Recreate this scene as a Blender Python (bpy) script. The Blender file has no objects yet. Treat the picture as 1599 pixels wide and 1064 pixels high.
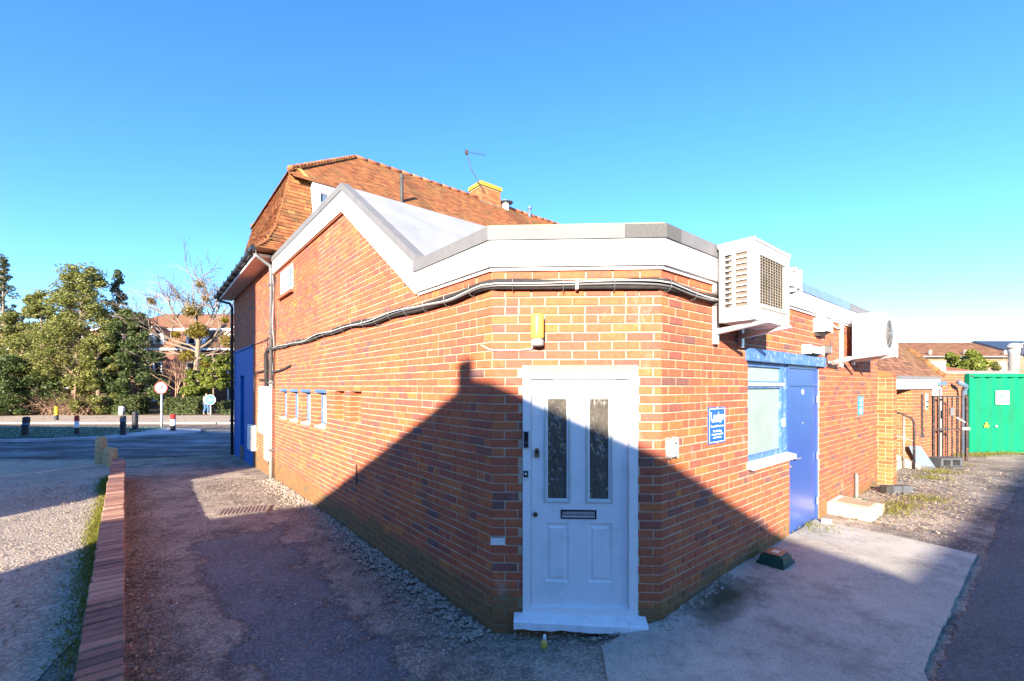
import bpy, bmesh, math, random
import numpy as np
from mathutils import Vector, Matrix
from mathutils.geometry import delaunay_2d_cdt
random.seed(7)
rng = np.random.default_rng(7)
scene = bpy.context.scene
col = scene.collection

# ------------------------------------------------------------------ camera, sky, sun, exposure
EYE = 2.1
cam_d = bpy.data.cameras.new('camera')
cam_d.sensor_width = 36.0
cam_d.lens = 685.0 / 1599.0 * 36.0
cam_d.shift_y = 71.0 / 1599.0
cam_d.clip_start = 0.05
cam_d.clip_end = 3000.0
cam = bpy.data.objects.new('camera', cam_d)
col.objects.link(cam)
cam.location = (0, 0, EYE)
cam.rotation_euler = (math.radians(90), 0, 0)
scene.camera = cam

SUN_AZ = math.radians(13.5)          # to the left of straight behind the viewer
SUN_EL = math.radians(16.9)
to_sun = Vector((-math.sin(SUN_AZ) * math.cos(SUN_EL), -math.cos(SUN_AZ) * math.cos(SUN_EL), math.sin(SUN_EL)))
world = bpy.data.worlds.new('World')
scene.world = world
world.use_nodes = True
wn = world.node_tree
bg = wn.nodes['Background']
sky = wn.nodes.new('ShaderNodeTexSky')
sky.sky_type = 'NISHITA'
sky.sun_disc = False
sky.sun_elevation = SUN_EL
sky.sun_rotation = math.atan2(to_sun.x, to_sun.y)
sky.altitude = 0
sky.air_density = 1.0
sky.dust_density = 0.15
sky.ozone_density = 3.5
hs = wn.nodes.new('ShaderNodeHueSaturation')
hs.inputs['Saturation'].default_value = 1.16
wn.links.new(sky.outputs[0], hs.inputs['Color'])
tint = wn.nodes.new('ShaderNodeMix'); tint.data_type = 'RGBA'; tint.blend_type = 'MULTIPLY'
tint.inputs['Factor'].default_value = 1.0
tint.inputs['B'].default_value = (0.82, 0.95, 1.15, 1)      # clear winter air: a little bluer than the model's default
wn.links.new(hs.outputs[0], tint.inputs['A'])
wn.links.new([o for o in tint.outputs if o.type == 'RGBA'][0], bg.inputs[0])
bg.inputs[1].default_value = 0.107
sun_d = bpy.data.lights.new('sun', 'SUN')
sun_d.energy = 5.0
sun_d.angle = math.radians(0.5)
sun_d.color = (1.0, 0.87, 0.70)
sun = bpy.data.objects.new('sun', sun_d)
col.objects.link(sun)
sun.rotation_euler = (-to_sun).to_track_quat('-Z', 'Y').to_euler()
sun.location = (-5, -20, 15)
scene.view_settings.view_transform = 'Standard'
scene.view_settings.look = 'None'
scene.view_settings.gamma = 1.0
scene.view_settings.exposure = 1.9

# ------------------------------------------------------------------ materials
def new_mat(name):
    m = bpy.data.materials.new(name)
    m.use_nodes = True
    return m, m.node_tree, m.node_tree.nodes['Principled BSDF']

class NT:
    """small helper around a node tree"""
    def __init__(s, nt): s.nt = nt
    def n(s, t, **kw):
        nd = s.nt.nodes.new(t)
        for k, v in kw.items():
            if k.startswith('i_'):
                nd.inputs[k[2:].replace('_', ' ')].default_value = v
            else: setattr(nd, k, v)
        return nd
    def l(s, a, b): s.nt.links.new(a, b)
    def pos(s): return s.n('ShaderNodeNewGeometry').outputs['Position']
    def noise(s, vec, scale, detail=4, rough=0.6):
        nd = s.n('ShaderNodeTexNoise'); nd.inputs['Scale'].default_value = scale
        nd.inputs['Detail'].default_value = detail; nd.inputs['Roughness'].default_value = rough
        if vec is not None: s.l(vec, nd.inputs['Vector'])
        return nd.outputs['Fac']
    def ramp(s, fac, stops, interp='LINEAR'):
        nd = s.n('ShaderNodeValToRGB'); cr = nd.color_ramp; cr.interpolation = interp
        while len(cr.elements) > 1: cr.elements.remove(cr.elements[-1])
        cr.elements[0].position = stops[0][0]; cr.elements[0].color = (*stops[0][1], 1) if isinstance(stops[0][1], tuple) else (stops[0][1],)*3 + (1,)
        for p, c in stops[1:]:
            e = cr.elements.new(p); e.color = (*c, 1) if isinstance(c, tuple) else (c, c, c, 1)
        s.l(fac, nd.inputs[0]); return nd.outputs[0]
    def mix(s, fac, a, b, mode='MIX'):
        nd = s.n('ShaderNodeMix', data_type='RGBA', blend_type=mode)
        for sock, v in ((nd.inputs['Factor'], fac), (nd.inputs['A'], a), (nd.inputs['B'], b)):
            if isinstance(v, (int, float)): sock.default_value = v if sock == nd.inputs['Factor'] else v
            elif isinstance(v, tuple): sock.default_value = (*v, 1)
            else: s.l(v, sock)
        return [o for o in nd.outputs if o.type == 'RGBA'][0]
    def math(s, op, a, b=None, clamp=False):
        nd = s.n('ShaderNodeMath', operation=op, use_clamp=clamp)
        for i, v in enumerate((a, b)):
            if v is None: continue
            if isinstance(v, (int, float)): nd.inputs[i].default_value = v
            else: s.l(v, nd.inputs[i])
        return nd.outputs[0]
    def scale(s, vec, sc):
        nd = s.n('ShaderNodeVectorMath', operation='MULTIPLY'); s.l(vec, nd.inputs[0]); nd.inputs[1].default_value = sc
        return nd.outputs[0]
    def bump(s, h, strength, dist):
        nd = s.n('ShaderNodeBump'); nd.inputs['Strength'].default_value = strength; nd.inputs['Distance'].default_value = dist
        s.l(h, nd.inputs['Height']); return nd.outputs[0]
    def tone(s):
        a = s.n('ShaderNodeAttribute', attribute_name='tone'); b = s.n('ShaderNodeAttribute', attribute_name='tone', attribute_type='OBJECT')
        return s.math('ADD', a.outputs['Fac'], b.outputs['Fac'])

def plain(name, c, rough=0.5, metal=0.0, var=0.12, vscale=6.0, bump=0.0, bscale=60.0, dirt=None, dscale=2.5, spec=0.5):
    m, nt, b = new_mat(name); N = NT(nt); p = N.pos()
    n1 = N.noise(p, vscale, 5, 0.65)
    lo = tuple(x * (1 - var) for x in c); hi = tuple(min(1, x * (1 + var)) for x in c)
    colr = N.ramp(n1, [(0.3, lo), (0.7, hi)])
    if dirt:
        n2 = N.noise(p, dscale, 7, 0.7)
        colr = N.mix(N.ramp(n2, [(0.52, 0.0), (0.72, 0.75)]), colr, dirt)
    N.l(colr, b.inputs['Base Color'])
    b.inputs['Roughness'].default_value = rough; b.inputs['Metallic'].default_value = metal
    b.inputs['Specular IOR Level'].default_value = spec
    if bump: N.l(N.bump(N.noise(p, bscale, 4), bump, 0.01), b.inputs['Normal'])
    return m

def brick_material(name, stops, algae=True, seed=0.0, weather=True, streaky=True):
    m, nt, b = new_mat(name); N = NT(nt); p = N.pos()
    t = N.tone()
    c = N.ramp(t, stops)
    n1 = N.noise(p, 22.0, 5, 0.7)
    c = N.mix(1.0, c, N.ramp(n1, [(0.25, 0.72), (0.5, 1.0), (0.78, 1.22)]), 'MULTIPLY')
    if streaky: streak = N.noise(N.scale(p, (30.0, 30.0, 3.0)), 1.0, 3, 0.6)
    if streaky: c = N.mix(N.ramp(streak, [(0.55, 0.0), (0.75, 0.35)]), c, (0.24, 0.10, 0.08))
    pit = N.noise(p, 130.0, 2, 0.5)
    c = N.mix(N.ramp(pit, [(0.66, 0.0), (0.76, 0.7)]), c, (0.06, 0.035, 0.03))
    if weather:
        ef = N.noise(N.scale(p, (1.0, 1.0, 0.55)), 2.6, 6, 0.75)
        c = N.mix(N.ramp(ef, [(0.60, 0.0), (0.76, 0.38)]), c, (0.62, 0.48, 0.42))
        big = N.noise(p, 0.9, 3, 0.6)
        c = N.mix(N.ramp(big, [(0.45, 0.0), (0.75, 0.18)]), c, (0.20, 0.08, 0.07))
    if weather:      # run-off streaks below the fascia
        sz = N.n('ShaderNodeSeparateXYZ'); N.l(p, sz.inputs[0])
        ro_ = N.math('MULTIPLY', N.ramp(N.noise(N.scale(p, (7.0, 7.0, .6)), 1.0, 4, .7), [(.5, 0.0), (.68, .7)]), N.math('MULTIPLY', N.math('SUBTRACT', sz.outputs['Z'], 2.2), 1.1, clamp=True))
        c = N.mix(ro_, c, (0.17, 0.085, 0.065))
    if algae:
        c = algae_mix(N, p, c)
    N.l(c, b.inputs['Base Color'])
    b.inputs['Roughness'].default_value = 0.82
    b.inputs['Specular IOR Level'].default_value = 0.3
    h = N.math('ADD', N.noise(p, 160.0, 3), N.math('MULTIPLY', N.noise(p, 40.0, 3), 1.3))
    N.l(N.bump(h, 0.5, 0.004), b.inputs['Normal'])
    return m

def algae_mix(N, p, c):
    sep = N.n('ShaderNodeSeparateXYZ'); N.l(p, sep.inputs[0])
    nz = N.noise(p, 2.2, 5, 0.7)
    hgt = N.math('ADD', sep.outputs['Z'], N.math('MULTIPLY', nz, -0.6))
    fac = N.ramp(hgt, [(0.0, 0.65), (0.02, 0.35), (0.13, 0.0)])
    return N.mix(fac, c, N.mix(N.noise(p, 9.0, 4), (0.075, 0.085, 0.03), (0.19, 0.15, 0.06)))

RED = [(0.0, (0.17, 0.09, 0.08)), (0.09, (0.22, 0.09, 0.07)), (0.2, (0.30, 0.09, 0.06)), (0.42, (0.41, 0.104, 0.052)),
       (0.65, (0.46, 0.120, 0.050)), (0.85, (0.50, 0.142, 0.050)), (1.0, (0.54, 0.19, 0.052))]
M = {}
M['brick'] = brick_material('red_brick', RED)
M['brick_clean'] = brick_material('red_brick_dry', RED, algae=False)
M['brick_yellow'] = brick_material('stock_brick', [(0, (0.25, 0.08, 0.032)), (0.5, (0.32, 0.12, 0.04)), (1, (0.37, 0.18, 0.06))], algae=False)
M['coping_brick'] = brick_material('coping_brick', [(0, (0.12, 0.075, 0.065)), (0.5, (0.27, 0.14, 0.10)), (1, (0.42, 0.25, 0.175))], algae=False, streaky=False)
def mortar_material(name, c1, c2, algae=True):
    m, nt, b = new_mat(name); N = NT(nt); p = N.pos()
    c = N.ramp(N.noise(p, 9.0, 6, 0.7), [(0.3, c1), (0.7, c2)])
    c = N.mix(N.ramp(N.noise(p, 60.0, 3), [(0.55, 0.0), (0.75, 0.5)]), c, (0.25, 0.2, 0.14))
    if algae: c = algae_mix(N, p, c)
    N.l(c, b.inputs['Base Color']); b.inputs['Roughness'].default_value = 0.95
    N.l(N.bump(N.noise(p, 120.0, 4), 0.7, 0.004), b.inputs['Normal'])
    return m
M['mortar'] = mortar_material('mortar', (0.38, 0.30, 0.21), (0.55, 0.45, 0.33))
M['mortar_dry'] = mortar_material('mortar_dry', (0.38, 0.28, 0.17), (0.54, 0.42, 0.28), False)
M['white'] = plain('white_paint', (0.80, 0.80, 0.79), 0.35, var=0.03, vscale=3, dirt=(0.70, 0.69, 0.66), dscale=4)
M['white_door'] = plain('white_door_skin', (0.76, 0.77, 0.78), 0.38, var=0.04, vscale=3, bump=0.08, bscale=90, dirt=(0.60, 0.63, 0.62), dscale=4)
M['white_plastic'] = plain('white_plastic', (0.76, 0.76, 0.73), 0.4, var=0.04, vscale=5)
M['cream'] = plain('cream_plastic', (0.68, 0.64, 0.55), 0.45, var=0.06)
M['trim_grey'] = plain('grey_green_trim', (0.48, 0.53, 0.50), 0.45, var=0.05)
M['step_white'] = plain('painted_step', (0.78, 0.78, 0.78), 0.55, var=0.05, vscale=10, bump=0.25, bscale=40, dirt=(0.5, 0.48, 0.44), dscale=7)
M['concrete'] = plain('concrete', (0.42, 0.37, 0.29), 0.85, var=0.15, vscale=20, bump=0.3, bscale=70)
M['lintel'] = plain('lintel_render', (0.36, 0.28, 0.18), 0.85, var=0.12, vscale=25, bump=0.3, bscale=80)
M['alu'] = plain('mill_capping', (0.155, 0.155, 0.16), 0.7, 0.0, var=0.12, vscale=4, bump=0.05)
M['felt'] = plain('mineral_felt', (0.10, 0.10, 0.10), 0.95, var=0.4, vscale=140, bump=0.4, bscale=200)
M['roof_grey'] = plain('grey_membrane', (0.29, 0.295, 0.30), 0.6, var=0.07, vscale=2.0, dirt=(0.20, 0.205, 0.21), dscale=1.5)
M['blue'] = plain('blue_paint', (0.035, 0.085, 0.30), 0.35, var=0.08, vscale=5, bump=0.04)
M['blue_worn'] = plain('worn_blue_paint', (0.05, 0.14, 0.36), 0.5, var=0.15, vscale=8, bump=0.15, dirt=(0.45, 0.5, 0.55), dscale=14)
M['blue_gutter'] = plain('blue_capping', (0.14, 0.22, 0.42), 0.45, var=0.1)
M['shop_blue'] = plain('shopfront_blue', (0.003, 0.12, 0.42), 0.55, var=0.06, vscale=3, spec=.15)
M['navy'] = plain('navy_board', (0.01, 0.04, 0.2), 0.4, var=0.1)
M['black'] = plain('black_plastic', (0.018, 0.018, 0.02), 0.35, var=0.2)
M['rubber'] = plain('pipe_insulation', (0.032, 0.030, 0.030), 0.85, var=0.3, vscale=14, bump=0.5, bscale=120)
M['cable_white'] = plain('white_cable', (0.72, 0.70, 0.66), 0.5)
M['cable_grey'] = plain('grey_conduit', (0.33, 0.32, 0.31), 0.5, var=0.1)
M['steel'] = plain('galvanised_steel', (0.55, 0.56, 0.57), 0.4, 0.6, var=0.1, vscale=12)
M['brass'] = plain('old_brass', (0.28, 0.22, 0.12), 0.4, 0.8, var=0.2, vscale=40)
M['chrome'] = plain('satin_chrome', (0.6, 0.6, 0.6), 0.28, 0.9, var=0.05)
M['yellow_lens'] = plain('yellow_lens', (0.62, 0.40, 0.07), 0.25, var=0.06)
M['grille_dark'] = plain('grille_shadow', (0.045, 0.042, 0.04), 0.7, var=0.2)
M['coil'] = plain('coil_fins', (0.20, 0.165, 0.13), 0.6, 0.2, var=0.15, vscale=30)
M['flue_dark'] = plain('weathered_flue', (0.06, 0.055, 0.05), 0.7, var=0.3, vscale=8)
M['fan_dark'] = plain('fan_cavity', (0.03, 0.024, 0.017), 0.8, var=0.3, vscale=30)
M['grey_metal'] = plain('fan_cage', (0.16, 0.16, 0.16), 0.5, 0.3)
M['sign_blue'] = plain('sign_blue', (0.01, 0.10, 0.50), 0.25, var=0.04)
M['sign_teal'] = plain('sign_teal', (0.01, 0.27, 0.45), 0.3, var=0.04)
M['sign_white'] = plain('sign_white', (0.82, 0.82, 0.82), 0.4, var=0.03)
M['sign_red'] = plain('sign_red', (0.55, 0.02, 0.02), 0.35, var=0.05)
M['sign_cyan'] = plain('sign_disc_blue', (0.01, 0.22, 0.58), 0.35, var=0.05)
M['bait_green'] = plain('bait_box_green', (0.006, 0.07, 0.05), 0.35, var=0.15, vscale=14)
M['bait_green_bright'] = plain('bait_box_bright_green', (0.005, 0.17, 0.09), 0.35, var=0.15, vscale=14)
M['card'] = plain('pale_board', (0.72, 0.60, 0.46), 0.8, var=0.1, vscale=9, dirt=(0.45, 0.3, 0.18), dscale=5)
M['container'] = plain('container_green', (0.002, 0.185, 0.095), 0.65, var=0.08, vscale=2.5, dirt=(0.006, 0.155, 0.065), dscale=1.2, spec=.2)
M['rust'] = plain('rusty_black_iron', (0.035, 0.03, 0.03), 0.7, 0.2, var=0.4, vscale=25, bump=0.5, bscale=90, dirt=(0.34, 0.16, 0.10), dscale=12)
M['gate_grey'] = plain('worn_grey_rail', (0.27, 0.24, 0.22), 0.6, 0.3, var=0.3, vscale=20)
M['bluegrey_pipe'] = plain('blue_grey_pipe', (0.10, 0.16, 0.24), 0.45, var=0.1)
M['peach'] = plain('eaves_soffit', (0.60, 0.42, 0.32), 0.7, var=0.08, dirt=(0.45, 0.28, 0.2), dscale=1.0)
M['stone'] = plain('weathered_stone', (0.47, 0.36, 0.19), 0.9, var=0.25, vscale=18, bump=0.8, bscale=45, dirt=(0.2, 0.17, 0.1), dscale=8)
M['manhole'] = plain('worn_cast_iron', (0.24, 0.19, 0.155), 0.7, 0.1, var=0.3, vscale=20, bump=0.4)
M['slate'] = plain('slate', (0.035, 0.05, 0.075), 0.5, var=0.2)
M['bollard'] = plain('dark_bollard', (0.02, 0.022, 0.028), 0.5, var=0.2)
M['yellow_paint'] = plain('yellow_plastic', (0.7, 0.36, 0.01), 0.4)
M['lichen'] = plain('lichen_mortar', (0.36, 0.26, 0.03), 0.9, var=0.4, vscale=18, bump=0.8, bscale=40, dirt=(0.20, 0.145, 0.10), dscale=5)
M['ochre'] = plain('ridge_mortar', (0.46, 0.29, 0.10), 0.9, var=0.3, vscale=12, bump=0.6)
M['joint_dirt'] = plain('dirty_joint', (0.09, 0.075, 0.06), 0.95, var=0.3, vscale=20)
M['far_wall'] = plain('far_stock_brick', (0.22, 0.14, 0.085), 0.9, var=0.25, vscale=4)
M['guard'] = plain('stained_guard', (0.36, 0.30, 0.22), 0.6, var=0.3, vscale=9)
M['crate'] = plain('dark_grey_plastic', (0.08, 0.085, 0.095), 0.6, var=0.2)

def glass_mat(name, c, rough=0.05, wave=0.0, wscale=(40, 40, 12), trans=0.0, var=.2):
    m, nt, b = new_mat(name); N = NT(nt); p = N.pos()
    N.l(N.ramp(N.noise(p, 5.0, 4), [(0.35, tuple(x*(1-var) for x in c)), (0.65, tuple(min(1, x*(1+var)) for x in c))]), b.inputs['Base Color'])
    b.inputs['Roughness'].default_value = rough; b.inputs['Specular IOR Level'].default_value = 0.7
    b.inputs['Transmission Weight'].default_value = trans
    if wave:
        N.l(N.bump(N.noise(N.scale(p, wscale), 1.0, 3, 0.6), wave, 0.07), b.inputs['Normal'])
    return m
M['door_glass'] = glass_mat('streaky_obscure_glass', (0.10, 0.09, 0.075), 0.05, 1.0, (13, 13, 4.5))
M['frosted'] = glass_mat('frosted_glass', (0.25, 0.305, 0.285), 0.35, 0.08, (60, 60, 60), var=.06)
M['pane'] = glass_mat('window_glass', (0.10, 0.14, 0.2), 0.05)
M['dark_pane'] = glass_mat('dark_window_glass', (0.02, 0.024, 0.03), 0.05)
M['lit_pane'] = glass_mat('pale_obscure_glass', (0.62, 0.62, 0.58), 0.3)

def tile_material(name, stops, moss=0.5):
    m, nt, b = new_mat(name); N = NT(nt); p = N.pos()
    c = N.ramp(N.tone(), stops)
    c = N.mix(1.0, c, N.ramp(N.noise(p, 30.0, 4), [(0.25, 0.7), (0.75, 1.25)]), 'MULTIPLY')
    ms = N.noise(p, 1.1, 7, 0.75)
    c = N.mix(N.ramp(ms, [(0.47, 0.0), (0.62, moss)]), c, N.mix(N.noise(p, 14.0, 3), (0.12, 0.085, 0.04), (0.24, 0.17, 0.06)))
    N.l(c, b.inputs['Base Color']); b.inputs['Roughness'].default_value = 0.88
    b.inputs['Specular IOR Level'].default_value = 0.25
    N.l(N.bump(N.noise(p, 90.0, 4), 0.5, 0.006), b.inputs['Normal'])
    return m
M['tile'] = tile_material('clay_tile', [(0, (0.10, 0.045, 0.025)), (0.4, (0.25, 0.09, 0.038)), (0.8, (0.34, 0.13, 0.05)), (1, (0.40, 0.19, 0.07))])
M['tile_red'] = tile_material('red_clay_tile', [(0, (0.14, 0.055, 0.035)), (0.5, (0.29, 0.10, 0.055)), (1, (0.40, 0.17, 0.09))], 0.4)
M['tile_far'] = tile_material('far_clay_tile', [(0, (0.10, 0.045, 0.03)), (0.5, (0.19, 0.085, 0.05)), (1, (0.27, 0.14, 0.085))], 0.45)

def leaf_mat(name, stops, trans=0.4):
    m, nt, b = new_mat(name); N = NT(nt)
    c = N.ramp(N.tone(), stops)
    N.l(c, b.inputs['Base Color']); b.inputs['Roughness'].default_value = 0.5
    b.inputs['Specular IOR Level'].default_value = 0.35
    tr = N.n('ShaderNodeBsdfTranslucent'); N.l(c, tr.inputs['Color'])
    mx = N.n('ShaderNodeMixShader'); mx.inputs[0].default_value = trans
    out = nt.nodes['Material Output']
    N.l(b.outputs[0], mx.inputs[1]); N.l(tr.outputs[0], mx.inputs[2]); N.l(mx.outputs[0], out.inputs['Surface'])
    return m
M['leaf_dark'] = leaf_mat('laurel_leaf', [(0, (0.03, 0.05, 0.018)), (0.6, (0.08, 0.125, 0.035)), (1, (0.20, 0.24, 0.08))])
M['leaf_olive'] = leaf_mat('holly_leaf', [(0, (0.07, 0.085, 0.022)), (0.5, (0.19, 0.205, 0.05)), (1, (0.36, 0.35, 0.10))])
M['leaf_conifer'] = leaf_mat('conifer_leaf', [(0, (0.04, 0.06, 0.03)), (1, (0.14, 0.165, 0.075))])
M['leaf_yellow'] = leaf_mat('yellow_green_leaf', [(0, (0.08, 0.12, 0.02)), (0.6, (0.20, 0.25, 0.04)), (1, (0.36, 0.36, 0.07))])
M['mistletoe'] = leaf_mat('mistletoe_leaf', [(0, (0.12, 0.09, 0.015)), (1, (0.34, 0.26, 0.03))])
M['hedge'] = leaf_mat('hedge_leaf', [(0, (0.04, 0.06, 0.02)), (0.6, (0.10, 0.13, 0.04)), (1, (0.2, 0.2, 0.07))])
M['twig'] = plain('dry_twig', (0.27, 0.17, 0.11), 0.9, var=0.35, vscale=5)
M['bark'] = plain('grey_bark', (0.24, 0.18, 0.13), 0.9, var=0.3, vscale=9, bump=0.5, bscale=30)
M['dead_leaf'] = leaf_mat('fallen_leaf', [(0, (0.14, 0.08, 0.04)), (0.6, (0.3, 0.19, 0.1)), (1, (0.55, 0.45, 0.32))], 0.15)
M['moss_grass'] = leaf_mat('yellow_moss_grass', [(0, (0.10, 0.12, 0.02)), (1, (0.32, 0.30, 0.04))])
M['frost_grass'] = leaf_mat('frosted_grass', [(0, (0.05, 0.11, 0.05)), (0.6, (0.14, 0.23, 0.16)), (1, (0.45, 0.55, 0.52))])

def ground_material(name, c_lo, c_hi, speck, frost=0.0, stain=None, gravel=0.5, vs=70.0):
    m, nt, b = new_mat(name); N = NT(nt); p = N.pos()
    n1 = N.noise(p, 0.7, 8, 0.72)
    c = N.ramp(n1, [(0.35, c_lo), (0.65, c_hi)])
    v = N.n('ShaderNodeTexVoronoi'); v.inputs['Scale'].default_value = vs; N.l(p, v.inputs['Vector'])
    vf = N.n('ShaderNodeSeparateColor'); N.l(v.outputs['Color'], vf.inputs[0])
    c = N.mix(N.math('MULTIPLY', N.ramp(vf.outputs[0], [(0.3, 0.0), (1.0, 1.0)]), gravel), c, speck)
    c = N.mix(1.0, c, N.ramp(N.noise(p, 45.0, 4), [(0.25, 0.6), (0.75, 1.35)]), 'MULTIPLY')
    if stain:
        c = N.mix(N.ramp(N.noise(p, 1.7, 7, 0.75), [(0.54, 0.0), (0.66, 0.75)]), c, stain)
    if frost:
        fr = N.noise(N.scale(p, (0.35, 1.3, 1.0)), 1.0, 8, 0.75)
        c = N.mix(N.ramp(fr, [(0.46, 0.0), (0.66, frost)]), c, (0.62, 0.68, 0.75))
    N.l(c, b.inputs['Base Color']); b.inputs['Roughness'].default_value = 0.9; b.inputs['Specular IOR Level'].default_value = 0.25
    h = N.math('ADD', N.math('MULTIPLY', v.outputs['Distance'], -0.8), N.noise(p, 30.0, 6, 0.7))
    N.l(N.bump(h, 0.9, 0.015), b.inputs['Normal'])
    return m
def yard_material():
    m, nt, b = new_mat('worn_yard'); N = NT(nt); p = N.pos()
    sep = N.n('ShaderNodeSeparateXYZ'); N.l(p, sep.inputs[0]); X, Y = sep.outputs['X'], sep.outputs['Y']
    lin = lambda a, c, k: N.math('ADD', N.math('ADD', N.math('MULTIPLY', X, a), N.math('MULTIPLY', Y, c)), k)
    near_wall = lin(.77, .638, .171 * .77 - 3.723 * .638 + .80)       # loose stones beside the long wall
    near_low = lin(-.7495, -.662, .75)                                # grit beside the low wall
    far_on = N.math('MULTIPLY', lin(-.638, .77, -.171 * .638 - 3.723 * .77 - 4.2), .55)
    k = N.math('MAXIMUM', N.math('MAXIMUM', near_wall, near_low), far_on)
    k = N.math('ADD', k, N.math('MULTIPLY', N.math('SUBTRACT', N.noise(p, 1.7, 9, 0.74), .5), 1.5))
    mask = N.ramp(k, [(0.0, 0.0), (0.10, 1.0)])
    grav = N.ramp(N.noise(p, 0.9, 8, 0.72), [(0.38, (0.13, 0.105, 0.085)), (0.62, (0.42, 0.355, 0.28))])
    v = N.n('ShaderNodeTexVoronoi'); v.inputs['Scale'].default_value = 60.0; N.l(p, v.inputs['Vector'])
    vf = N.n('ShaderNodeSeparateColor'); N.l(v.outputs['Color'], vf.inputs[0])
    grav = N.mix(N.math('MULTIPLY', N.ramp(vf.outputs[0], [(0.3, 0.0), (1.0, 1.0)]), .6), grav, (0.56, 0.49, 0.41))
    grav = N.mix(N.ramp(N.noise(p, 3.1, 6, .75), [(.50, 0.0), (.62, .75)]), grav, (0.10, 0.09, 0.08))
    tar = N.ramp(N.noise(p, 1.3, 8, 0.75), [(0.35, (0.10, 0.105, 0.112)), (0.65, (0.165, 0.168, 0.168))])
    tar = N.mix(N.math('MULTIPLY', N.ramp(vf.outputs[1], [(0.6, 0.0), (1.0, 1.0)]), .5), tar, (0.30, 0.29, 0.28))
    dn = N.n('ShaderNodeVectorMath', operation='ADD'); nc = N.n('ShaderNodeTexNoise'); nc.inputs['Scale'].default_value = 2.0; N.l(p, nc.inputs['Vector'])
    N.l(p, dn.inputs[0]); N.l(nc.outputs['Color'], dn.inputs[1])
    cr = N.n('ShaderNodeTexVoronoi', feature='DISTANCE_TO_EDGE'); cr.inputs['Scale'].default_value = .8; N.l(dn.outputs[0], cr.inputs['Vector'])
    crack = N.math('MULTIPLY', N.ramp(cr.outputs['Distance'], [(0.0, 1.0), (0.012, 0.0)]), N.ramp(N.noise(p, .8, 3), [(.5, 0.0), (.6, .35)]))
    tar = N.mix(crack, tar, (0.05, 0.048, 0.045))
    c = N.mix(mask, tar, grav)
    c = N.mix(1.0, c, N.ramp(N.noise(p, 45.0, 4), [(0.25, 0.6), (0.75, 1.35)]), 'MULTIPLY')
    N.l(c, b.inputs['Base Color']); b.inputs['Roughness'].default_value = 0.9; b.inputs['Specular IOR Level'].default_value = 0.25
    h = N.math('ADD', N.math('MULTIPLY', v.outputs['Distance'], -0.8), N.noise(p, 30.0, 6, 0.7))
    h = N.math('ADD', N.math('MULTIPLY', h, N.math('ADD', N.math('MULTIPLY', mask, .8), .35)), N.math('ADD', mask, N.math('MULTIPLY', crack, -1.0)))
    N.l(N.bump(h, 0.9, 0.018), b.inputs['Normal'])
    return m
M['ground'] = yard_material()
M['tarmac'] = ground_material('old_tarmac', (0.11, 0.11, 0.112), (0.18, 0.172, 0.165), (0.30, 0.29, 0.28), gravel=0.4, vs=110.0, stain=(0.10, 0.10, 0.10))
M['gravel_left'] = ground_material('stony_drive', (0.25, 0.205, 0.16), (0.43, 0.355, 0.275), (0.56, 0.49, 0.40), gravel=0.7, vs=38.0, stain=(0.18, 0.15, 0.125))
def slab_material():
    m, nt, b = new_mat('yard_concrete'); N = NT(nt); p = N.pos()
    c = N.ramp(N.noise(p, 1.1, 8, 0.7), [(0.3, (0.31, 0.29, 0.245)), (0.7, (0.53, 0.485, 0.40))])
    c = N.mix(1.0, c, N.ramp(N.noise(p, 70.0, 5, 0.7), [(0.25, 0.6), (0.75, 1.35)]), 'MULTIPLY')
    pit = N.noise(p, 38.0, 3); c = N.mix(N.ramp(pit, [(0.63, 0.0), (0.72, 0.6)]), c, (0.11, 0.095, 0.08))
    c = N.mix(N.ramp(N.noise(p, 2.3, 8, 0.78), [(0.50, 0.0), (0.64, 0.55)]), c, (0.17, 0.15, 0.125))
    c = N.mix(N.ramp(N.noise(p, 0.8, 6, 0.7), [(0.52, 0.0), (0.62, 0.4)]), c, (0.60, 0.55, 0.46))
    # green algae patch spreading from the foot of the side wall
    sep = N.n('ShaderNodeSeparateXYZ'); N.l(p, sep.inputs[0])
    dx = N.math('SUBTRACT', sep.outputs['X'], 1.9); dy = N.math('SUBTRACT', sep.outputs['Y'], 3.9)
    al = N.math('ADD', N.math('MULTIPLY', dx, 0.77), N.math('MULTIPLY', dy, 0.638))
    ac = N.math('ADD', N.math('MULTIPLY', dx, 0.638), N.math('MULTIPLY', dy, -0.77))
    r = N.math('SQRT', N.math('ADD', N.math('POWER', N.math('MULTIPLY', al, 0.75), 2.0), N.math('POWER', N.math('MULTIPLY', ac, 1.6), 2.0)))
    r = N.math('ADD', r, N.math('MULTIPLY', N.noise(p, 3.0, 6, 0.75), 1.0))
    c = N.mix(N.ramp(r, [(0.55, 0.95), (0.85, 0.55), (1.25, 0.0)]), c, (0.035, 0.048, 0.02))
    N.l(c, b.inputs['Base Color']); b.inputs['Roughness'].default_value = 0.88
    N.l(N.bump(N.noise(p, 55.0, 6, 0.7), 0.7, 0.008), b.inputs['Normal'])
    return m
M['slab'] = slab_material()
M['road'] = ground_material('frosty_asphalt', (0.06, 0.062, 0.065), (0.10, 0.10, 0.105), (0.16, 0.16, 0.16), frost=0.45, gravel=0.2)
M['road_dry'] = ground_material('dry_asphalt', (0.16, 0.13, 0.11), (0.22, 0.18, 0.15), (0.28, 0.24, 0.2), gravel=0.2)
M['paving'] = ground_material('footway', (0.40, 0.30, 0.21), (0.52, 0.41, 0.30), (0.55, 0.47, 0.37), gravel=0.3)
M['verge'] = ground_material('frosty_turf', (0.045, 0.09, 0.05), (0.09, 0.14, 0.09), (0.3, 0.36, 0.34), frost=0.7, gravel=0.3)
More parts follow.
